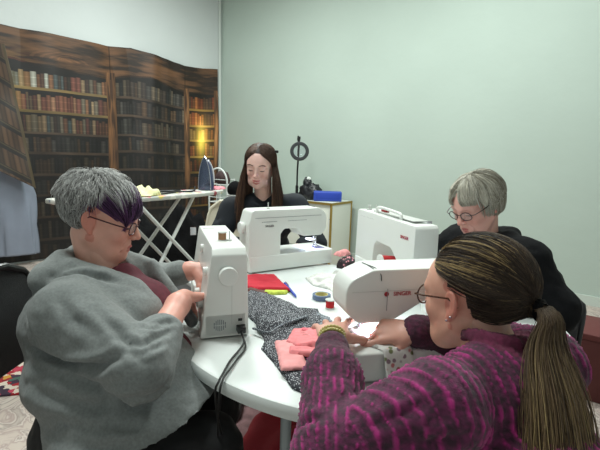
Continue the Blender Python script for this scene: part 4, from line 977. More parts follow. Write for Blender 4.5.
# ---- hands: thumb side given by side=+1 (thumb towards +y of the hand frame); x to the fingers, z = back of the hand
def hand(f, H, side, curl, sc=1., spread=.06, thumb=(.5, .35), k=.004):
    """f field, H 4x4 hand frame at the wrist; curl = 4 triples of joint angles (knuckle, middle, tip) for index..little"""
    def P(p): return T(H, np.array(p)*sc)
    ys = [.030, .010, -.010, -.028]; kx = [.088, .092, .086, .077]; ln = [(.042, .025, .02), (.046, .029, .021), (.042, .027, .02), (.033, .02, .018)]; rr = [.0088, .009, .0085, .0076]
    f.ell(P((.048, .002*side, .0)), (.050*sc, .036*sc, .0135*sc), H[:3, :3], k=.012)
    for i in range(4):
        y = ys[i]*side; p0 = np.array((.012, y*.55, 0)); p1 = np.array((kx[i], y, .002-.002*abs(i-1)))
        f.cap(P(p0), P(p1), .0125*sc, .0105*sc, k=.010)
        a = 0; sp = (1.5-i)*spread*side; d = np.array((math.cos(sp), math.sin(sp), 0)); p = p1; r = rr[i]
        for j in range(3):
            a += curl[i][j]; q = p+ln[i][j]*np.array((d[0]*math.cos(a), d[1]*math.cos(a), -math.sin(a)))
            f.cap(P(p), P(q), r*sc, (r-.0007)*sc, k=k if j else .006); r -= .0007; p = q
    # thumb leaves the side of the palm near its base
    s = side; t0 = np.array((.018, .020*s, -.004)); a1, a2 = thumb
    d1 = np.array((math.cos(.75), math.sin(.75)*s, -.35)); d1 /= np.linalg.norm(d1); t1 = t0+.044*d1
    d2 = np.array((math.cos(a1), math.sin(a1)*s, -.35)); d2 /= np.linalg.norm(d2); t2 = t1+.033*d2
    d3 = np.array((math.cos(a2), math.sin(a2)*s, -.40)); d3 /= np.linalg.norm(d3); t3 = t2+.026*d3
    f.cap(P(t0), P(t1), .0145*sc, .0115*sc, k=.012); f.cap(P(t1), P(t2), .0108*sc, .0095*sc, k=.005); f.cap(P(t2), P(t3), .0095*sc, .0078*sc, k=.004)
def hand_frame(wrist, fdir, back):
    x = Vector(fdir).normalized(); z = Vector(back); z = (z-x*z.dot(x)).normalized(); y = z.cross(x)
    m = np.eye(4); m[:3, 0] = x; m[:3, 1] = y; m[:3, 2] = z; m[:3, 3] = wrist; return m
def hand_mesh(wrist, fdir, back, side, curl, elbow, sc=.95, base=(214, 160, 140), reach=.5, wr=.026, **kw):
    """side: +1 thumb on +y of the frame"""
    H = hand_frame(wrist, fdir, back); w_ = np.array(wrist, float); e = np.array(elbow, float); q = w_+(e-w_)*reach
    lo = np.minimum(np.minimum(w_, q), w_)-.16; hi = np.maximum(w_, q)+.16
    tip = w_+np.array(Vector(fdir).normalized())*.12; lo = np.minimum(w_, np.minimum(q, tip))-.09; hi = np.maximum(w_, np.maximum(q, tip))+.09
    f = Field(lo, hi, .0022)
    d = (w_-e)/np.linalg.norm(w_-e); a = w_+np.array(Vector(fdir).normalized())*.012
    f.cap(a, w_-d*.03, wr*.80, wr*.92, k=.02); f.cap(w_-d*.03, q, wr*.92, wr*1.35, k=.02)
    hand(f, H, side, curl, sc, **kw); V, F = f.mesh(); V = smooth(V, F, 1, .3)
    col = np.tile(lin(base), (len(V), 1)); loc = (V-w_)@H[:3, :3]
    kn = np.clip((loc[:, 0]-.07)/.08, 0, 1)*.3; col = col+(np.array(lin((214, 146, 132)))-col)*kn[:, None]
    return V, F, col
def body_core(J, base, G=1.):
    """the body under the clothes, one surface"""
    pts = np.array([J[k] for k in J]); f = Field(pts.min(0)-.2, pts.max(0)+.2, .009)
    g = lambda k_: np.array(J[k_], float)
    D4 = np.array((0, 0, .035))
    f.cap(g('pelvis'), g('waist'), .12*G, .095*G, k=.02); f.cap(g('waist'), g('chest'), .095*G, .095*G, k=.02); f.cap(g('chest'), g('neck')-D4, .09*G, .04, k=.02)
    for s in 'lr':
        f.cap(g('neck')-D4, g('sh'+s), .035, .04, k=.015); f.cap(g('chest'), g('sh'+s), .07*G, .04, k=.02)
        f.cap(g('sh'+s), g('el'+s), .045, .036, k=.02); f.cap(g('el'+s), g('wr'+s), .036, .024, k=.015)
        f.cap(g('pelvis'), g('hip'+s), .09, .08, k=.02); f.cap(g('hip'+s), g('kn'+s), .075, .052, k=.02); f.cap(g('kn'+s), g('an'+s), .05, .036, k=.02)
    f.cap(g('neck')-D4, g('skull'), .046, .043, k=.01)
    V, F = f.mesh(); return V, F, np.tile(lin(base), (len(V), 1))
def shoes(J, s, m, parent, fd):
    a = np.array(J['an'+s]); fd = np.array(fd)/np.linalg.norm(fd); f = Field((a[0]-.3, a[1]-.3, 0.0), (a[0]+.3, a[1]+.3, .16), .006)
    h_ = np.array((a[0], a[1], .035))-fd*.04; t_ = np.array((a[0], a[1], .03))+fd*.16
    f.cap(h_, t_, .034, .030, k=.02); f.cap(h_+fd*.03+np.array((0, 0, .02)), (a[0], a[1], .09), .04, .04, k=.03)
    f.cap((h_+fd*.02)*[1, 1, 0]+[0, 0, .035], (t_-fd*.03)*[1, 1, 0]+[0, 0, .033], .040, .042, k=.02); f.cut((0, 0, .004), (0, 0, -1))
    V, F = f.mesh(); np_mesh('shoe', V, F, m, parent)
def trousers(J, m, parent, girth=1., lo=.06):
    pts = np.array([J[k] for k in ('pelvis', 'waist', 'hipl', 'hipr', 'knl', 'knr', 'anl', 'anr')]); f = Field(pts.min(0)-.22, pts.max(0)+.22, .009)
    f.cap(J['pelvis'], J['hipl'], .13*girth, .105*girth, k=.03); f.cap(J['pelvis'], J['hipr'], .13*girth, .105*girth, k=.03)
    for s in 'lr':
        f.cap(J['hip'+s], J['kn'+s], .10*girth, .072*(girth*.5+.5), k=.03); a = np.array(J['an'+s]); kk = np.array(J['kn'+s]); f.cap(kk, a+(kk-a)*.06, .07*(girth*.5+.5), .055, k=.03)
    V, F = f.mesh(); n = vnormals(V, F); V = V+n*(.008*fbm(V*14, 3, 3)+.006*np.abs(fbm(V*np.array([9, 30, 9]), 8, 2)))[:, None]
    return np_mesh('trousers', V, F, m, parent)
def person(name_label, base, J, loc):
    t = empty('person', loc, 0, name_label, 'person'); return t
def reloc(t):
    """children were built in world space; keep them there under the Empty"""
    for o in t.children: o.location = o.location-t.location if o.location.length > 0 else -t.location
hairm = mat('hair', (90, 70, 60), .55, attr=True, spec=.35)
def glasses(m, parent, frame_m, sc=1., r=.021, z0=.001, wire=.0016, round_=1.0):
    t_ = []
    mb = MB()
    def P(p): return tuple(T(m, np.array(p)*sc))
    xf = .101
    for s in (-1, 1):
        cx = s*.031
        pts = []
        for k in range(29):
            a = 2*PI*k/28; y = cx+r*1.08*math.cos(a); z = z0-.004+r*.85*round_*math.sin(a); pts.append(P((xf-.25*abs(y)*.3-.004*(abs(y) > .03), y, z)))
        mb.tube(pts, wire, 8, cap=False)
        mb.tube([P((xf-.0055, s*.0535, z0+.002)), P((xf-.012, s*.068, z0+.004)), P((.06, s*.077, z0+.006)), P((-.006, s*.083, z0+.010)), P((-.025, s*.081, z0-.006))], wire*1.05, 8)
    mb.tube([P((xf-.002, -.011, z0)), P((xf+.003, 0, z0+.003)), P((xf-.002, .011, z0))], wire, 8)
    g_ = mb.obj('glasses', frame_m, parent)
    for s in (-1, 1):
        mb = MB(); vs = [P((xf-.25*.031*.3, s*.031, z0-.004))]; cx = s*.031
        for k in range(28):
            a = 2*PI*k/28; y = cx+r*1.05*math.cos(a); z = z0-.004+r*.83*round_*math.sin(a); vs.append(P((xf-.25*abs(y)*.3-.004*(abs(y) > .03), y, z)))
        fw = (T(m, (1, 0, 0))-m[:3, 3])*.0008; n = len(vs)
        vs2 = [tuple(np.array(v)+fw) for v in vs]
        mb.add(vs+vs2, [(0, 1+k, 1+(k+1) % 28) for k in range(28)]+[(n, n+1+(k+1) % 28, n+1+k) for k in range(28)]+[(1+k, n+1+k, n+1+(k+1) % 28, 1+(k+1) % 28) for k in range(28)])
        mb.obj('lens', lensm, g_)
    return g_
lensm = mat('spectacle_lens', (235, 240, 240), .03, alpha=.10)
# ------------------------------------------------------------------ hair generators (head frame coordinates)
SC_, SR_ = np.array((-.018, 0, .030)), np.array((.096, .076, .084))
def nrm(v): v = np.asarray(v, float); return v/(np.linalg.norm(v, axis=-1, keepdims=True)+1e-12)
def scalp(d, lift): return SC_+nrm(d)*(SR_+lift)
def sl_path(a, b, k, l0, l1, bow=0):
    a, b = nrm(a), nrm(b); om = math.acos(max(-1, min(1, float(a@b))))+1e-6; out = []
    for i in range(k):
        t = i/(k-1); d = (math.sin((1-t)*om)*a+math.sin(t*om)*b)/math.sin(om)
        out.append(scalp(d, l0+(l1-l0)*t+bow*math.sin(PI*t)))
    return np.array(out)
def resample(P, k):
    P = np.asarray(P); s = np.r_[0, np.cumsum(np.linalg.norm(np.diff(P, axis=0), axis=1))]; u = np.linspace(0, s[-1], k)
    return np.stack([np.interp(u, s, P[:, i]) for i in range(3)], 1)
def hairy(d, low=-.45, face=.52):
    """is this scalp direction covered with hair"""
    x, y, z = d; lim = -.62 if x < -.25 else (-.15 if x < .15 else .05)
    if z < lim: return False
    if x > .15 and z < face and x > .25+.3*(z < 0): return z > face-.35*abs(y)**1.2*0 - (0 if abs(y) < .75 else .35)
    return True
def rdir():
    v = rng.normal(size=3); return v/np.linalg.norm(v)
def cap_mesh(colr, test, lift=.0035, n=56):
    V = []; F = []; ok = []
    for i in range(n+1):
        a = PI*i/n
        for j in range(2*n):
            b = PI*j/n; d = (math.sin(a)*math.cos(b), math.sin(a)*math.sin(b), math.cos(a)); V.append(scalp(d, lift)); ok.append(test(np.array(d)))
    for i in range(n):
        for j in range(2*n):
            q = (i*2*n+j, (i+1)*2*n+j, (i+1)*2*n+(j+1) % (2*n), i*2*n+(j+1) % (2*n))
            if all(ok[k] for k in q): F.append(q)
    V = np.array(V); return V, np.array(F), np.tile(lin(colr), (len(V), 1))
def vary(c, a=.2): return np.array(lin(c))*(1+rng.uniform(-a, a))
def build_hair(m, parent, paths, cols, cap, sc=1., r0=.0007, r1=.0003, world=None, name='hair', mt=None):
    k = len(paths[0]); P = np.array([T(m, p*sc) for p in paths])
    if world is not None and len(world[0]): P = np.concatenate([P, np.array(world[0])]); cols = list(cols)+list(world[1])
    ms = [strands_mesh(P, r0, r1, np.array(cols))]
    if cap is not None: ms.insert(0, (T(m, cap[0]*sc), cap[1], cap[2]))
    V, F, c = joinm(*ms); return np_mesh(name, V, F, mt or hairm, parent, c)
def lumpy(P, a, sc=30): return P+a*np.stack([vnoise(P*sc+i*17.3, 50+i) for i in range(3)], 1)

SK = (212, 156, 138)
# =================================================================== woman in the grey cardigan (left)
t = empty('person', (-.5, 1.02, 0), 0, 'woman with short grey and purple hair, glasses and grey hooded cardigan sewing at the left', 'person')
J = dict(pelvis=(-.49, .99, .55), waist=(-.48, 1.03, .70), chest=(-.49, 1.12, .80), neck=(-.565, 1.18, .945), skull=(-.57, 1.2, 1.05), shl=(-.50, 1.30, .865), shr=(-.55, .985, .87), ell=(-.50, 1.39, .84), elr=(-.335, .875, .795), wrl=(-.33, 1.375, .885), wrr=(-.318, 1.13, .868),
         hipl=(-.44, 1.10, .52), hipr=(-.44, .93, .52), knl=(-.25, 1.17, .53), knr=(-.21, .97, .54), anl=(-.24, 1.22, .08), anr=(-.22, 1.0, .08))
Hm = head_frame((-.565, 1.21, 1.078), (.93, .13, -.29), tilt=.03)
hd = head_mesh(Hm, 1.0, .15, 1, .6, (224, 168, 150), neck=np.array(J['neck'])-(0, 0, .03), neckw=True)
def cv(*a): return a
curlR = [(.5, .6, .3), (.6, .7, .3), (.7, .8, .4), (.8, .8, .4)]
hr = hand_mesh(J['wrr'], (.22, .88, -.25), (-.25, -.15, .95), 1, curlR, J['elr'], 1.0, (226, 164, 148), reach=.9, wr=.032)
hl = hand_mesh(J['wrl'], (.72, -.35, -.20), (-.1, -.3, .95), -1, curlR, J['ell'], 1.0, (226, 164, 148), reach=.7, wr=.030)
bc = body_core(J, (224, 168, 150))
V, F, c = joinm(bc, hd, hr, hl); np_mesh('body', V, F, skinm, t, c)
# cardigan
greyk = mat('grey_marl_jersey', (118, 123, 122), .9, noise=(160, .16, 6), bump=(350, .25, .0015), sheen=.15)
f = Field((-.86, .62, .38), (-.02, 1.62, 1.14), .006)
f.ell((-.535, 1.10, .80), (.19, .165, .145), k=.03); f.ell((-.475, 1.05, .70), (.215, .20, .125), k=.035); f.ell((-.42, 1.0, .60), (.19, .20, .11), k=.03)
f.ell((-.33, 1.0, .64), (.15, .185, .08), k=.04)
f.cap((-.565, 1.09, .91), (-.55, .985, .87), .052, .072, k=.03); f.cap((-.55, 1.24, .90), (-.50, 1.30, .865), .055, .066, k=.03)
f.cap(J['shr'], J['elr'], .082, .064, k=.02); e = np.array(J['elr']); w_ = np.array(J['wrr']); f.cap(e, e+(w_-e)*.36, .064, .050, k=.03); f.cap(e+(w_-e)*.34, e+(w_-e)*.44, .053, .050, k=.008)
f.cap(J['shl'], J['ell'], .075, .056, k=.03); e2 = np.array(J['ell']); w2 = np.array(J['wrl']); f.cap(e2, e2+(w2-e2)*.60, .05, .040, k=.03); f.cap(e2+(w2-e2)*.55, e2+(w2-e2)*.64, .041, .041, k=.006)
# hood lying on the back and lapels
hp = [(-.44, 1.10, .90), (-.505, 1.085, .935), (-.59, 1.09, .955), (-.655, 1.15, .965), (-.66, 1.24, .96), (-.59, 1.30, .95), (-.49, 1.29, .925)]
for a, b in zip(hp[:-1], hp[1:]): f.cap(a, b, .024, .024, k=.015)
f.ell((-.655, 1.14, .925), (.055, .11, .05), k=.02)
f.cap((-.44, 1.10, .90), (-.32, 1.05, .76), .022, .018, k=.015); f.cap((-.45, 1.28, .92), (-.31, 1.21, .77), .022, .018, k=.015)
f.ell((-.54, 1.20, .99), (.052, .062, .11), k=.01, sub=True)
f.cap((-.46, 1.19, .94), (-.275, 1.13, .76), .048, .036, k=.012, sub=True)
f.cut((-.54, .9, .565), (.32, 0, -.95))
V, F = f.mesh(); V = smooth(V, F, 1, .4); n_ = vnormals(V, F); V = V+n_*(.005*fbm(V*np.array([7, 7, 11]), 31, 3)+.0016*fbm(V*40, 35, 2))[:, None]
cr = []
el = np.array(J['elr'])
for k in range(6):  # ruched sleeve above the bare forearm
    tt = .14+.055*k; c0 = el+(w_-el)*tt; cr.append(([tuple(c0+(-.055, -.03, .02)), tuple(c0+(-.02, -.055, .03)), tuple(c0+(.03, -.045, .0)), tuple(c0+(.05, -.01, -.03))], .0065, .007))
cs2 = [([(-.62, .98, .80), (-.505, .90, .80), (-.42, .86, .81), (-.35, .85, .83)], .011, .022), ([(-.619, .95, .717), (-.515, .87, .722), (-.424, .84, .72), (-.341, .82, .753), (-.274, .84, .789)], .013, .011),
       ([(-.405, .82, .695), (-.321, .82, .709), (-.249, .86, .732), (-.203, .90, .746)], .010, .009), ([(-.32, .82, .743), (-.264, .84, .767), (-.21, .88, .781)], .008, .007), ([(-.50, .84, .64), (-.40, .80, .65), (-.30, .80, .68)], .012, .008),
       ([(-.28, .98, .871), (-.30, .93, .904), (-.34, .90, .925)], .007, .009), ([(-.277, .95, .866), (-.295, .88, .894), (-.323, .84, .902), (-.38, .84, .912)], .008, .011), ([(-.276, .90, .863), (-.293, .84, .873), (-.33, .82, .862)], .007, .009),
       ([(-.273, .98, .891), (-.294, .95, .926), (-.329, .92, .946)], .006, .007), ([(-.443, .90, .938), (-.378, .85, .914), (-.337, .82, .874), (-.307, .82, .838)], .010, .008), ([(-.548, .95, .918), (-.489, .90, .891), (-.427, .86, .875)], .012, .008),
       ([(-.632, 1.05, .945), (-.577, 1.03, .955), (-.52, 1.05, .95), (-.46, 1.06, .92)], .009, .012), ([(-.66, 1.02, .90), (-.62, .95, .87), (-.57, .92, .82)], .013, .008)]
V = creases(V, F, cs2, True)
V = creases(V, F, cr); np_mesh('cardigan', V, F, greyk, t)
maroon = mat('maroon_top', (92, 32, 46), .85, noise=(90, .15), bump=(200, .2, .001))
f = Field((-.70, .85, .50), (-.18, 1.40, 1.02), .007); f.ell((-.487, 1.14, .80), (.15, .13, .13), k=.03); f.ell((-.43, 1.08, .70), (.155, .15, .11), k=.03); f.cap((-.52, 1.18, .87), (-.50, 1.18, .90), .065, .052, k=.02); f.ell((-.54, 1.20, .98), (.050, .060, .09), k=.01, sub=True)
V, F = f.mesh(); V = V+vnormals(V, F)*(.004*fbm(V*18, 5, 2))[:, None]; np_mesh('shirt', V, F, maroon, t)
trs = mat('black_trousers', (17, 17, 19), .8, noise=(60, .2), bump=(300, .15, .001)); shoem = mat('black_shoe_leather', (20, 20, 22), .4)
trousers(J, trs, t, 1.12); shoes(J, 'l', shoem, t, (1, .2, 0)); shoes(J, 'r', shoem, t, (1, .2, 0))
# hair: short grey crop, long purple-black fringe
def zoneL(d): 
    x, y, z = d
    return x > -.06 and (x*.9-z*.5 > -.14)
def hairL(d):
    x, y, z = d
    if z < (-.86 if x < -.1 else -.05): return False
    if x > .45 and z < .30: return False
    if -.05 < x <= .45 and z < .10: return False
    return True
paths = []; cols = []; K = 8
crown = nrm((-.45, .0, .9))
while len(paths) < 7500:
    d = rdir()
    if not hairL(d): continue
    pz = zoneL(d); g = nrm(d-crown*(d@crown)); down = nrm(np.array((0, 0, -1))-d*(-d[2]))
    if d[0] > .15 and d[2] > .1:   # sweeps forward and down over the forehead
        g = nrm(np.array((.75, -.45, -.25))); g = nrm(g-d*(g@d)); ln = .060+.055*rng.random()
    else: g = nrm(g*.8+down*.5+rng.normal(size=3)*.22); ln = .022+.014*rng.random()+(.012 if d[2] > .4 else 0)+(.016 if d[2] < -.2 and d[0] < -.2 else 0)
    g = nrm(g-d*(g@d)); lf = (.012+.012*rng.random()) if d[2] > .25 else .005+.006*rng.random()
    if d[2] < -.3: lf *= .5
    pts = []
    for i in range(K):
        s = i/(K-1); dd = nrm(d+g*(ln*s/.085)); pts.append(scalp(dd, .002+lf*math.sin(s*PI*.62)))
    paths.append(lumpy(np.array(pts), .0018, 60)); u = rng.random()
    if pz: cols.append(vary((44, 26, 46), .35) if u < .45 else vary((112, 74, 122), .3))
    else: cols.append(vary((198, 198, 196), .2) if u < .62 else vary((118, 116, 114), .3) if u < .88 else vary((226, 226, 224), .1))
cap = cap_mesh((70, 66, 66), hairL, .003); dd_ = nrm((cap[0]-SC_)/SR_); 
for i, d in enumerate(dd_):
    if zoneL(d): cap[2][i] = lin((38, 24, 40))
build_hair(Hm, t, paths, cols, cap, 1.0, .00075, .0003)
glasses(Hm, t, mat('dark_red_frame', (70, 24, 34), .3), 1.0, .020, 0, .0018)
reloc(t)

# =================================================================== young woman behind machine B
t = empty('person', (-.2, 2.34, 0), 0, 'young woman with long straight brown hair and dark navy top, smiling down at her machine', 'person')
J = dict(pelvis=(-.2, 2.45, .55), waist=(-.2, 2.43, .72), chest=(-.2, 2.40, .88), neck=(-.205, 2.37, 1.04), skull=(-.205, 2.34, 1.14), shl=(-.03, 2.37, .985), shr=(-.372, 2.34, .962), ell=(.09, 2.33, .79), elr=(-.455, 2.25, .79), wrl=(.02, 2.26, .80), wrr=(-.28, 2.20, .80),
         hipl=(-.10, 2.42, .52), hipr=(-.30, 2.42, .52), knl=(-.06, 2.05, .53), knr=(-.30, 2.05, .53), anl=(-.05, 2.03, .08), anr=(-.30, 2.03, .08))
Hm = head_frame((-.222, 2.315, 1.212), (-.14, -.9, -.30), tilt=-.06)
hd = head_mesh(Hm, .94, .9, 0, .35, (232, 190, 178), nose=.75, neck=np.array(J['neck'])-(0, 0, .03), neckw=True)
hr = hand_mesh(J['wrr'], (.75, -.45, -.15), (.1, .2, .95), 1, curlR, J['elr'], .92, (230, 184, 170), reach=.6)
hl = hand_mesh(J['wrl'], (-.55, -.6, -.15), (0, .2, .95), -1, curlR, J['ell'], .92, (230, 184, 170), reach=.6)
V, F, c = joinm(body_core(J, (230, 184, 170)), hd, hr, hl); np_mesh('body', V, F, skinm, t, c)
navy = mat('dark_navy_jersey', (24, 29, 37), .85, noise=(20, .12), bump=(200, .2, .001))
f = Field((-.68, 2.08, .48), (.28, 2.66, 1.12), .007)
f.ell((-.2, 2.40, .90), (.165, .105, .14), k=.03); f.ell((-.2, 2.44, .72), (.15, .115, .16), k=.03); f.ell((-.2, 2.45, .57), (.17, .13, .10), k=.03)
f.cap((-.22, 2.375, 1.015), (-.372, 2.34, .962), .050, .062, k=.03); f.cap((-.19, 2.375, 1.015), (-.03, 2.37, .985), .052, .066, k=.03)
f.cap(J['shr'], J['elr'], .068, .056, k=.03); f.cap(J['elr'], J['wrr'], .053, .036, k=.03); f.cap(J['shl'], J['ell'], .072, .056, k=.03); f.cap(J['ell'], J['wrl'], .053, .036, k=.03)
nb = np.array(J['neck']); f.tor(nb+(0, -.005, -.015), .068, .010, np.array(Matrix.Rotation(.45, 3, 'X')), k=.012, sx=1.05, sy=1.0)
f.ell(nb+(0, -.02, .045), (.058, .062, .055), k=.006, sub=True); f.cut((0, 0, .5), (0, 0, -1))
V, F = f.mesh(); V = smooth(V, F, 1, .4); V = V+vnormals(V, F)*(.006*fbm(V*10, 11, 3))[:, None]
V = creases(V, F, [([(-.44, 2.27, .93), (-.42, 2.26, .88), (-.39, 2.27, .84)], .012, .01), ([(-.50, 2.23, .88), (-.48, 2.19, .85), (-.44, 2.18, .83)], .010, .009), ([(-.52, 2.2, .86), (-.47, 2.17, .82), (-.40, 2.16, .81)], .009, .008), ([(-.30, 2.29, .93), (-.22, 2.28, .89), (-.14, 2.29, .92)], .014, .007), ([(.03, 2.30, .93), (.06, 2.28, .87), (.07, 2.27, .82)], .011, .009)])
np_mesh('top', V, F, navy, t); trousers(J, trs, t, .92); shoes(J, 'l', shoem, t, (0, -1, 0)); shoes(J, 'r', shoem, t, (0, -1, 0))
# teeth in the smile
mb = MB(); mb.tube([tuple(T(Hm, np.array(p)*.94)) for p in spline([(.0840, -.016, -.0640), (.0905, -.008, -.0685), (.0920, 0, -.0700), (.0905, .008, -.0685), (.0840, .016, -.0640)], 4)], .0032, 8); mb.obj('teeth', mat('teeth', (226, 220, 208), .3), t)
def hairY(d):
    x, y, z = d
    if z < (-.55 if x < 0 else -.1): return False
    if x > .30 and z < .62-.45*max(0, abs(y)-.35): return False
    return True
Hd = Hm[:3, :3]; wdn = Hd.T@np.array((0, 0, -1.)); paths = []; cols = []; K = 20
while len(paths) < 6500:
    d = rdir()
    if rng.random() < .4: xx = rng.uniform(-.6, .72); d = nrm((xx, rng.uniform(-.05, .05), math.sqrt(1-xx*xx)))
    if not hairY(d): continue
    s = 1 if d[1] > 0 else -1; fr = (d[0]+.8)/1.5+rng.uniform(-.12, .12); ex = -.75+1.15*np.clip(fr, 0, 1.05)
    e = nrm((ex, s*(1.0-.3*max(0, -ex)), -.18-.1*rng.random())); lf = .006+.008*rng.random()
    p1 = sl_path(d, e, 9, .002, lf, .004); last = p1[-1]; ln = .26+.12*rng.random()
    sd_ = rng.uniform(.2, 1.5); fd_ = rng.uniform(-.3, 1.4); q = []
    for i in range(1, 13):
        u = i/12; off = .045*math.sin(u*PI*.5)*np.array((max(ex, -.2)*.6+.45*(ex > -.1)*fd_, s*.75*sd_, 0)); q.append(last+wdn*ln*u+off+np.array((.012*math.sin(u*3), 0, 0)))
    P = resample(np.concatenate([p1, np.array(q)]), K); ph = rng.uniform(-.003, .003, 3); P = P+ph*np.linspace(0, 1, K)[:, None]*2
    paths.append(lumpy(P, .0022, 22)); u = rng.random()
    c0 = vary((60, 42, 34), .3) if u < .7 else vary((98, 72, 56), .25); c1 = c0*1.5 if u < .8 else vary((130, 98, 76), .2); tt = np.linspace(0, 1, K)[:, None]; cols.append(c0*(1-tt)+c1*tt)
build_hair(Hm, t, paths, cols, cap_mesh((44, 32, 28), hairY, .003), .95, .0007, .0004)
mb = MB(); q = T(Hm, scalp((-.1, .9, .42), .012)); mb.box(tuple(q), (.010, .018, .007), .3); mb.obj('hair_clip', M['black_plastic'], t, bevel=.003)
br = brow_strands(Hm, None, .94, 70); V, F, c = strands_mesh(br, .0007, .0003, np.array([vary((84, 58, 48), .2) for _ in br])); np_mesh('eyebrows', V, F, hairm, t, c)
reloc(t)

# =================================================================== woman in black, right
t = empty('person', (.78, 1.68, 0), 0, 'woman with grey bob, glasses and black jacket looking down, at the right of the table', 'person')
J = dict(pelvis=(.88, 1.74, .55), waist=(.86, 1.72, .70), chest=(.82, 1.69, .82), neck=(.735, 1.665, .965), skull=(.72, 1.66, 1.07), shl=(.825, 1.53, .90), shr=(.70, 1.83, .92), ell=(.87, 1.44, .74), elr=(.60, 1.93, .80), wrl=(.66, 1.46, .835), wrr=(.585, 1.72, .84),
         hipl=(.84, 1.64, .52), hipr=(.80, 1.84, .52), knl=(.48, 1.50, .53), knr=(.44, 1.72, .53), anl=(.48, 1.48, .08), anr=(.44, 1.72, .08))
Hm = head_frame((.675, 1.65, 1.105), (-.78, -.42, -.46), tilt=.06)
hd = head_mesh(Hm, .98, 0, 1, .35, (226, 172, 160), neck=np.array(J['neck'])-(0, 0, .03), neckw=True)
hr = hand_mesh(J['wrr'], (-.5, -.7, -.2), (-.1, 0, .95), 1, curlR, J['elr'], .92, (222, 168, 152), reach=.6)
hl = hand_mesh(J['wrl'], (-.9, .25, -.2), (-.1, 0, .95), -1, curlR, J['ell'], .92, (222, 168, 152), reach=.6)
V, F, c = joinm(body_core(J, (222, 168, 152)), hd, hr, hl); np_mesh('body', V, F, skinm, t, c)
jack = mat('black_jacket_cloth', (9, 10, 14), .9, noise=(30, .25), bump=(90, .4, .004), spec=.25)
f = Field((.42, 1.22, .46), (1.16, 2.10, 1.10), .0075)
f.ell((.82, 1.69, .83), (.135, .18, .14), k=.035); f.ell((.87, 1.70, .71), (.15, .195, .15), k=.035); f.ell((.89, 1.72, .57), (.16, .20, .12), k=.03)
f.cap((.76, 1.63, .945), (.83, 1.53, .905), .058, .08, k=.03); f.cap((.74, 1.70, .945), (.70, 1.83, .92), .055, .07, k=.03)
f.cap((.83, 1.53, .905), (.90, 1.46, .76), .082, .08, k=.03); f.cap((.90, 1.45, .76), J['wrl'], .075, .045, k=.03); f.cap(J['shr'], J['elr'], .08, .065, k=.03); f.cap(J['elr'], J['wrr'], .062, .042, k=.03)
f.ell((.91, 1.56, .68), (.10, .12, .21), k=.035)
nb = np.array(J['neck']); f.tor(nb+(.015, 0, .0), .070, .018, np.array(Matrix.Rotation(-.35, 3, 'Y')), k=.015); f.cap((.80, 1.60, .98), (.83, 1.66, .975), .028, .03, k=.02); f.cap((.83, 1.66, .975), (.82, 1.73, .97), .03, .028, k=.02)
f.ell(nb+(-.02, -.005, .03), (.056, .056, .07), k=.006, sub=True); f.cut((0, 0, .48), (0, 0, -1))
V, F = f.mesh(); V = smooth(V, F, 1, .4); V = V+vnormals(V, F)*(.009*fbm(V*11, 21, 3))[:, None]
V = creases(V, F, [([(.78, 1.44, .95), (.82, 1.42, .90), (.84, 1.37, .84)], .013, .012), ([(.90, 1.42, .94), (.93, 1.38, .86), (.92, 1.36, .78)], .013, .010), ([(.97, 1.48, .88), (.98, 1.43, .80), (.96, 1.38, .72)], .013, .012), ([(.72, 1.53, .90), (.76, 1.49, .86), (.78, 1.46, .80)], .012, .012)])
np_mesh('jacket', V, F, jack, t); trousers(J, trs, t, 1.0); shoes(J, 'l', shoem, t, (-1, 0, 0)); shoes(J, 'r', shoem, t, (-1, 0, 0))
mb = MB()
for k in range(26):
    a = -1.9+k*.15; mb.lathe([(0, -.0035), (.0035, 0), (0, .0035)], tuple(nb+np.array((.01+.064*math.cos(a+PI*1.2), .064*math.sin(a+PI*1.2), .012-.02*math.cos(a)))), n=8, cap=False)
mb.obj('necklace', mat('pale_gold_beads', (190, 176, 136), .3, .5), t)
def hairR(d):
    x, y, z = d
    if z < (-.62 if x < .0 else -.2): return False
    if x > .35 and z < .45: return False
    return True
wdn = Hm[:3, :3].T@np.array((0, 0, -1.)); paths = []; cols = []; K = 16; part = np.array((-.25, -.15, .95))
while len(paths) < 7000:
    d = rdir()
    if not hairR(d): continue
    front = d[0] > .15 and d[2] > .35
    s = 1 if d[1] > -.12 else -1
    if front:
        e = nrm((.86+.1*rng.random(), d[1]*.9+s*.28+rng.uniform(-.1, .1), .06+.14*rng.random())) if abs(d[1]) < .62 else nrm((.55, s*.9, -.25)); lf = .012+.008*rng.random(); ln = .018
    else:
        az = math.atan2(d[1], d[0]); az += .15*rng.normal(); az = s*max(abs(az), .85); e = nrm((math.cos(az), math.sin(az), -.22-.12*rng.random())); lf = .009+.011*rng.random(); ln = (.040+.02*rng.random()) if abs(az) > .95 else .055
    p1 = sl_path(d, e, 10, .003, lf, .010); last = p1[-1]; inn = nrm(SC_*[1, 0, 0]-last*[1, 1, 0]); q = [last+np.array((0, 0, -1))*ln*u+inn*(.020*u*u) for u in (.3, .6, .85, 1.)]
    P = resample(np.concatenate([p1, np.array(q)]), K); paths.append(lumpy(P, .0035, 26)); u = rng.random()
    fr_ = .35 if d[0] > 0 else 0
    cols.append(vary((158, 152, 136), .25) if u < .5-fr_*.6 else vary((200, 196, 182), .15) if u < .8 else vary((104, 96, 82), .25) if u < .9-fr_*.2 else vary((206, 204, 194), .1))
build_hair(Hm, t, paths, cols, cap_mesh((88, 80, 70), hairR, .004), .97, .0008, .0004)
glasses(Hm, t, mat('dark_brown_frame', (48, 26, 26), .3), 1.0, .021, 0, .0016, .9)
reloc(t)

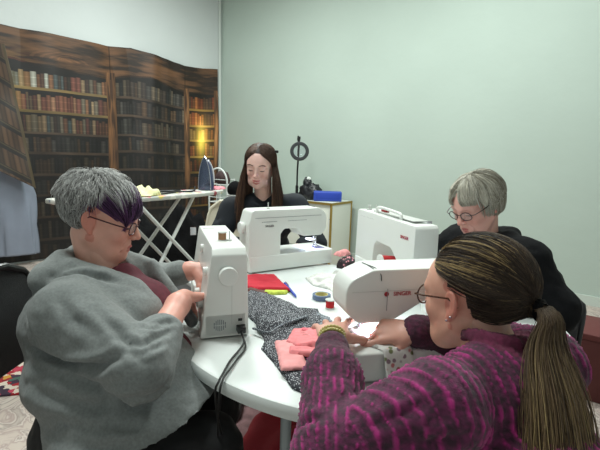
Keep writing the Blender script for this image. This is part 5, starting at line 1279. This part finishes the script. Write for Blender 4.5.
# =================================================================== woman in the magenta sweater, nearest
t = empty('person', (.47, .72, 0), 0, 'woman with ponytail, tortoiseshell glasses and magenta purple cable sweater, nearest the camera', 'person')
J = dict(pelvis=(.50, .56, .55), waist=(.45, .64, .68), chest=(.385, .755, .80), neck=(.405, .825, .900), skull=(.385, .88, .96), shl=(.245, .675, .845), shr=(.52, .85, .838), ell=(.065, .650, .765), elr=(.48, 1.06, .79), wrl=(.080, .915, .858), wrr=(.283, .985, .855),
         hipl=(.48, .52, .52), hipr=(.62, .60, .52), knl=(.28, .90, .53), knr=(.50, .98, .53), anl=(.25, .95, .08), anr=(.48, 1.0, .08))
Hm = head_frame((.378, .90, .975), (-.56, .83, -.14), tilt=-.03); S_ = 1.07
hd = head_mesh(Hm, S_, 0, 0, .35, (226, 170, 148), neck=np.array(J['neck'])-(0, 0, .03), neckw=True)
cL = [(.02, .14, .1), (.04, .16, .12), (.04, .2, .12), (.05, .22, .15)]; cR = [(.30, .30, .15), (.8, 1.0, .5), (.95, 1.1, .6), (1.0, 1.2, .6)]
hl = hand_mesh(J['wrl'], (.06, .97, -.08), (-.10, .0, 1), -1, cL, J['ell'], 1.0, (222, 168, 150), reach=.45, spread=.20, thumb=(.8, .5))
hr = hand_mesh(J['wrr'], (-.97, .12, -.10), (.05, -.5, .86), 1, cR, J['elr'], .92, (222, 168, 150), reach=.6, wr=.027, thumb=(.3, .15))
V, F, c = joinm(body_core(J, (222, 168, 150), .62), hd, hr, hl); np_mesh('body', V, F, skinm, t, c)
# cable-knit sweater, ridges modelled in the surface
def knit(V, arms, sp=.0195):
    """ridge phase around each limb and across the back"""
    rt = np.array((.85, .53, 0)); u = (V@rt)/sp+.35*np.sin(V[:, 2]*55)*0; w = V[:, 2]/.03; 
    for p, q, r in arms:
        d_, t_ = seg_d(V, p, q); p = np.array(p); q = np.array(q); ax = (q-p)/np.linalg.norm(q-p)
        a = np.cross(ax, (0, 0, 1)); a /= np.linalg.norm(a); b = np.cross(ax, a); rel = V-p; ph = np.arctan2(rel@b, rel@a)
        m = (d_ < r) & (r < .09); u = np.where(m, ph*r/sp*1.05, u); w = np.where(m, (rel@ax)/.03, w)
    cable = .10*np.sin(w*2.6+np.floor(u)*1.7); x = u+cable; fr = np.abs((x % 1)-.5)*2   # 1 at ridges
    ridge = np.clip((fr-.66)/.34, 0, 1); ridge = ridge*ridge*(3-2*ridge)
    fine = np.abs(np.sin(w*9+u*2)); return ridge, fr, fine
SA = [(J['ell'], J['wrl'], .085), (J['shl'], J['ell'], .10), (J['elr'], J['wrr'], .08), (J['shr'], J['elr'], .10)]
f = Field((-.06, .36, .46), (.78, 1.22, 1.02), .0046)
f.ell((.385, .765, .815), (.15, .088, .10), np.array(Matrix.Rotation(.56, 3, 'Z')), k=.03); f.ell((.44, .66, .68), (.16, .11, .14), np.array(Matrix.Rotation(.56, 3, 'Z')), k=.03); f.ell((.50, .57, .56), (.18, .14, .09), np.array(Matrix.Rotation(.56, 3, 'Z')), k=.03)
f.cap((.385, .79, .868), J['shl'], .048, .070, k=.025); f.cap((.42, .80, .868), J['shr'], .048, .068, k=.025)
f.cap(J['shl'], J['ell'], .078, .066, k=.02); e = np.array(J['ell']); w_ = np.array(J['wrl']); f.cap(e, e+(w_-e)*.62, .062, .054, k=.012); f.cap(e+(w_-e)*.60, e+(w_-e)*.70, .058, .050, k=.015); f.cap(e+(w_-e)*.68, e+(w_-e)*.90, .038, .036, k=.008)
f.cap(J['shr'], J['elr'], .08, .066, k=.03); e2 = np.array(J['elr']); w2 = np.array(J['wrr']); f.cap(e2, e2+(w2-e2)*.55, .064, .052, k=.03); f.cap(e2+(w2-e2)*.5, e2+(w2-e2)*.96, .044, .040, k=.012)
nb = np.array((.405, .825, .902)); f.tor(nb, .060, .011, np.array(Matrix.Rotation(-.5, 3, Vector((.53, .85, 0)).cross(Vector((0, 0, 1))))), k=.015)
f.ell(nb+(-.008, .01, .038), (.056, .056, .05), k=.006, sub=True); f.cut((0, 0, .48), (0, 0, -1))
V, F = f.mesh(); V = smooth(V, F, 1, .4)
V = creases(V, F, [([(.10, .62, .83), (.18, .62, .87), (.27, .64, .90)], .008, .008), ([(.05, .80, .885), (.09, .81, .893), (.135, .81, .88)], .008, .008), ([(.18, .60, .83), (.26, .585, .85), (.36, .60, .86)], .010, .010), ([(.06, .64, .86), (.03, .66, .83), (.01, .68, .79)], .010, .008)])
rd, fr, fine = knit(V, SA); n_ = vnormals(V, F)
cuff = np.zeros(len(V), bool)
for e_, wv, a0 in ((e, w_, .68), (e2, w2, .52)):
    d_, t_ = seg_d(V, e_, wv); cuff |= (d_ < .065) & (t_ > a0)
V = V+n_*(np.where(cuff, .0012*np.sin(fr*9), .0045*rd+.0008*fine)+.003*fbm(V*12, 61, 2))[:, None]
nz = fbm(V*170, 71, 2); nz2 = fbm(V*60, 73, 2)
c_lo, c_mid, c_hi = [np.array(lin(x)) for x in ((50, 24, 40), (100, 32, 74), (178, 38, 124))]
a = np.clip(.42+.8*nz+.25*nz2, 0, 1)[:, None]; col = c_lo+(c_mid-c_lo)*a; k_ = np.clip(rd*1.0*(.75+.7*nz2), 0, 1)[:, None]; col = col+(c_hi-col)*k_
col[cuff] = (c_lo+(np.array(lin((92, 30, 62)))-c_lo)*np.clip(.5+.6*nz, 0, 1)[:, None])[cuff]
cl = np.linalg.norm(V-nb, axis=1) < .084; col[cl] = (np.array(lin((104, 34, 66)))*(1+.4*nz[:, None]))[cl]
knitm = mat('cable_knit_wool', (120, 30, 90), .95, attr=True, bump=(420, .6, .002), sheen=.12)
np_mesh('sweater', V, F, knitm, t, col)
trousers(J, mat('dark_denim', (28, 32, 44), .8, noise=(80, .2)), t, 1.0); shoes(J, 'l', shoem, t, (-.5, .85, 0)); shoes(J, 'r', shoem, t, (-.5, .85, 0))
# hair drawn back into a ponytail
tie = np.array((-.128, -.0, -.008)); tdir = nrm((-1, 0, -.25))
def hairN(d):
    x, y, z = d
    if z < (-.72 if x < -.2 else -.02 if x < .25 else .2): return False
    if x > .2 and z < .50-.42*max(0, abs(y)-.3): return False
    return True
paths = []; cols = []; K = 18
while len(paths) < 9000:
    d = rdir()
    if rng.random() < .25: az = rng.uniform(-1.25, 1.25); d = nrm((math.cos(az)*.8, math.sin(az), .52-.3*abs(math.sin(az))+.08*rng.random()))
    if not hairN(d): continue
    lf = .004+.007*rng.random(); e = nrm(tdir+rng.normal(size=3)*.06)
    if d@e < -.9: continue
    p1 = sl_path(d, e, 16, .002, .006, lf+.004); P = resample(np.concatenate([p1, [tie+rng.normal(size=3)*.006]]), K)
    paths.append(lumpy(P, .0016, 18)); u = rng.random()
    st = (abs(d[1]-.52) < .05 or abs(d[1]-.25) < .03) and d[0] > .25 and d[2] > .3
    c0 = vary((180, 154, 106), .2) if st and u < .65 else vary((56, 44, 36), .3) if u < .72 else vary((80, 64, 50), .25) if u < .97 else vary((126, 106, 78), .2)
    cols.append(np.repeat(c0[None], K, 0))
# ponytail in world space
wp = []; wc = []; tw = T(Hm, tie*S_); Kp = K
pts = [tw, tw+(.016, -.026, .004), (.458, .745, .935), (.450, .690, .865), (.444, .650, .785), (.440, .612, .685)]
sp = np.array([tuple(v) for v in spline([tuple(p) for p in pts], 6)]); sp = resample(sp, Kp); uu = np.linspace(0, 1, Kp)
for i in range(5200):
    a = rng.uniform(0, 2*PI); r_ = math.sqrt(rng.random()); ln = rng.uniform(.72, 1.0)
    base = np.stack([np.interp(uu*ln, uu, sp[:, k]) for k in range(3)], 1)
    wd = .010+.056*np.sin(np.clip(uu*1.15, 0, 1)*PI*.5)**1.1; off = np.array((math.cos(a), math.sin(a)*.75, 0))
    side = np.array((.85, .42, 0)); dep = np.array((-.35, .85, 0)); q = base+(side*math.cos(a)*1.15+dep*math.sin(a)*.5)[None]*(r_*wd)[:, None]
    wp.append(lumpy(q+rng.normal(size=3)*.006*uu[:, None], .008, 7+5*rng.random())); u = rng.random(); c0 = vary((78, 62, 48), .3); c1 = vary((122, 100, 72), .25) if u < .6 else vary((176, 152, 106), .2) if u < .78 else c0*.9
    tt = np.clip(uu*1.3, 0, 1)[:, None]; wc.append(c0*(1-tt)+c1*tt)
for i in range(260):   # loose strands at the nape
    s = rng.uniform(-.05, .06); p0 = T(Hm, np.array((-.09, s, -.075))*S_); q = [p0, p0+(.01, -.02, -.05), p0+(.03, -.045, -.10-.05*rng.random()), p0+(.04+.02*rng.random(), -.05, -.16-.1*rng.random())]
    wp.append(lumpy(resample(np.array([tuple(v) for v in spline([tuple(x) for x in q], 5)]), Kp), .006, 12)); c0 = vary((70, 54, 42), .3); wc.append(np.repeat(c0[None], Kp, 0))
build_hair(Hm, t, paths, cols, cap_mesh((46, 36, 30), hairN, .003), S_, .00065, .0004, (wp, wc))
mb = MB(); Q = Matrix(Hm[:3, :3].tolist()); mb.lathe([(.014, -.009), (.021, -.004), (.022, .003), (.015, .009), (.012, 0), (.014, -.009)], tuple(tw+np.array((.006, -.004, 0))), axis='x', n=28, Mx=Q, cap=False); mb.obj('hair_tie', blk, t)
glasses(Hm, t, mat('tortoiseshell_frame', (66, 36, 18), .25, noise=(120, .7)), S_, .0235, -.001, .0018)
for dz, dx in ((-.034, -.001), (-.026, -.010)):
    mb = MB(); mb.lathe([(0, -.0028), (.0024, -.0014), (.0028, 0), (.0024, .0014), (0, .0028)], tuple(T(Hm, np.array((dx, .0855, dz))*S_)), n=14, cap=False); mb.obj('earring', M['chrome'], t)
wv = np.array(J['wrl']); ax_ = Vector(np.array(J['wrl'])-np.array(J['ell'])).normalized()
for k, (cc, nm) in enumerate((((176, 168, 90), 'olive_beads'), ((196, 176, 110), 'gold_beads'))):
    q_ = ax_.to_track_quat('Z', 'Y').to_matrix(); mb = MB(); ce = Vector(wv)+ax_*(.002+.010*k)
    for i in range(26):
        a = 2*PI*i/26; p = ce+q_ @ Vector((.0275*math.cos(a), .0275*math.sin(a), .0)); mb.lathe([(0, -.0042), (.003, -.003), (.0043, 0), (.003, .003), (0, .0042)], tuple(p), n=10, cap=False)
    mb.obj('bracelet', mat(nm, cc, .35), t)
reloc(t)

# fabric under the needle of the nearest machine
fm, nt, b = new_mat('floral_white_cotton'); N = nt.nodes; L = nt.links
tc = N.new('ShaderNodeTexCoord'); v = N.new('ShaderNodeTexVoronoi'); v.inputs['Scale'].default_value = 75; L.new(tc.outputs['Object'], v.inputs['Vector']); r = N.new('ShaderNodeValToRGB')
r.color_ramp.elements[0].position = .34; r.color_ramp.elements[0].color = (1, 1, 1, 1); r.color_ramp.elements[1].position = .5; r.color_ramp.elements[1].color = (0, 0, 0, 1); L.new(v.outputs['Distance'], r.inputs[0])
s_ = N.new('ShaderNodeSeparateColor'); L.new(v.outputs['Color'], s_.inputs[0]); r2 = N.new('ShaderNodeValToRGB'); r2.color_ramp.interpolation = 'CONSTANT'; e_ = r2.color_ramp.elements
e_[0].color = (*lin((140, 120, 130)), 1); e_[1].position = .25; e_[1].color = (*lin((214, 214, 210)), 1)
for p_, c_ in ((.5, (120, 130, 90)), (.65, (216, 214, 212)), (.8, (190, 120, 120))): q = e_.new(p_); q.color = (*lin(c_), 1)
L.new(s_.outputs[0], r2.inputs[0]); mx = N.new('ShaderNodeMix'); mx.data_type = 'RGBA'; mx.inputs[6].default_value = (*lin((218, 218, 214)), 1); L.new(r.outputs[0], mx.inputs[0]); L.new(r2.outputs[0], mx.inputs[7]); L.new(mx.outputs[2], b.inputs['Base Color']); b.inputs['Roughness'].default_value = .8
Dm = Matrix.Translation(D.location) @ Matrix.Rotation(D.rotation_euler.z, 4, 'Z')
def Dp(x, y): v = Dm @ Vector((x, y, 0)); return (v.x, v.y)
Di = Dm.inverted()
def drape(X, Y, top):
    lx = X*Di[0][0]+Y*Di[0][1]+Di[0][3]; ly = X*Di[1][0]+Y*Di[1][1]+Di[1][3]
    s = np.clip((-.120-ly)/.035, 0, 1); return top-(s*s*(3-2*s))*.068
f = patch('fabric_under_needle', [Dp(-.165, .02), Dp(-.10, .03), Dp(-.075, -.05), Dp(-.055, -.12), Dp(-.05, -.215), Dp(-.125, -.22), Dp(-.13, -.12), Dp(-.17, -.04)], fm, z=TZ+.078, h=.0015, wr=.003, seed=31, freq=25, res=.004, rnd=.006, drape=drape)
tag(f, 'white floral fabric strip being sewn under the lit needle of the nearest machine', 'fabric')
# ------------------------------------------------------------------ chairs
meshm = mat('black_chair_mesh', (26, 27, 30), .6, bump=(500, .8, .002), noise=(260, .5, 1))
def chair(loc, rz, label, name='mesh_chair', fr=None, seat=None, solid=False, h=.92, w=.24, lean=.06, cat='chair', zb=.50):
    t = empty(name, (*loc, 0), rz, label, cat); fr = fr or M['black_plastic']
    prism(roundpoly([(-.22, -.21), (.22, -.22), (.22, .22), (-.22, .21)], .06), .40, .445, 'seat', seat or blk, t, .012, 'xy')
    vs = []; n = 14; mm = 16; mb = MB()
    def BP(u, v, o=0): # backrest facing +x, u across, v up
        zz = zb+(h-zb)*v; yy = w*u*(1-.16*v**3)*(1 if v < .85 else 1-.25*((v-.85)/.15)**2); xx = -.235-lean*v-.04*(1-u*u)*1.0+.03*(v*(1-v))*4*.6+o; return (xx, yy, zz)
    for o in (0, -.012):
        for j in range(mm+1):
            for i in range(n+1): vs.append(BP(-1+2*i/n, j/mm, o))
    k0 = (n+1)*(mm+1); fs = []
    for j in range(mm):
        for i in range(n):
            a = j*(n+1)+i; fs.append((a, a+1, a+n+2, a+n+1)); fs.append((k0+a, k0+a+n+1, k0+a+n+2, k0+a+1))
    for i in range(n): fs.append((i, k0+i, k0+i+1, i+1)); a = mm*(n+1)+i; fs.append((a, a+1, k0+a+1, k0+a))
    for j in range(mm): a = j*(n+1); fs.append((a, a+n+1, k0+a+n+1, k0+a)); a += n; fs.append((a, k0+a, k0+a+n+1, a+n+1))
    mb.add(vs, fs); mb.obj('backrest', seat if solid else meshm, t, ang=50)
    mb = MB(); rim = [BP(-1, j/10, -.006) for j in range(11)]+[BP(-1+2*i/10, 1, -.006) for i in range(1, 10)]+[BP(1, 1-j/10, -.006) for j in range(11)]
    mb.tube([(-.20, -w, .42)]+rim+[(-.20, w, .42)], .011, 10); mb.obj('back_frame', fr, t)
    for sx in (-1, 1):
        for sy in (-1, 1):
            mb = MB(); mb.tube([(sx*.18, sy*.18, .41), (sx*.21, sy*.22, .0)], .0125, 12); mb.obj('leg', fr, t)
    return t
chair((-.50, 1.02), .10, 'black mesh-backed chair under the woman in the grey cardigan', h=.935, w=.27, zb=.66)
def move(o, loc, rz): o.location = (*loc, 0); o.rotation_euler = (0, 0, rz)
cw = mat('cream_painted_wood', (222, 216, 196), .45)
t = chair((-.40, 2.50), -PI/2-.12, 'cream painted wooden chair under the young woman', 'wooden_chair', cw, cw, True, h=.96, w=.25, lean=.03)
chair((.86, 1.76), PI+.45, 'black mesh-backed chair on which the woman in the black jacket sits', h=.70, w=.2)
chair((.50, .56), PI/2+.56, 'black mesh-backed chair on which the woman in the magenta sweater sits', h=.66, w=.2)
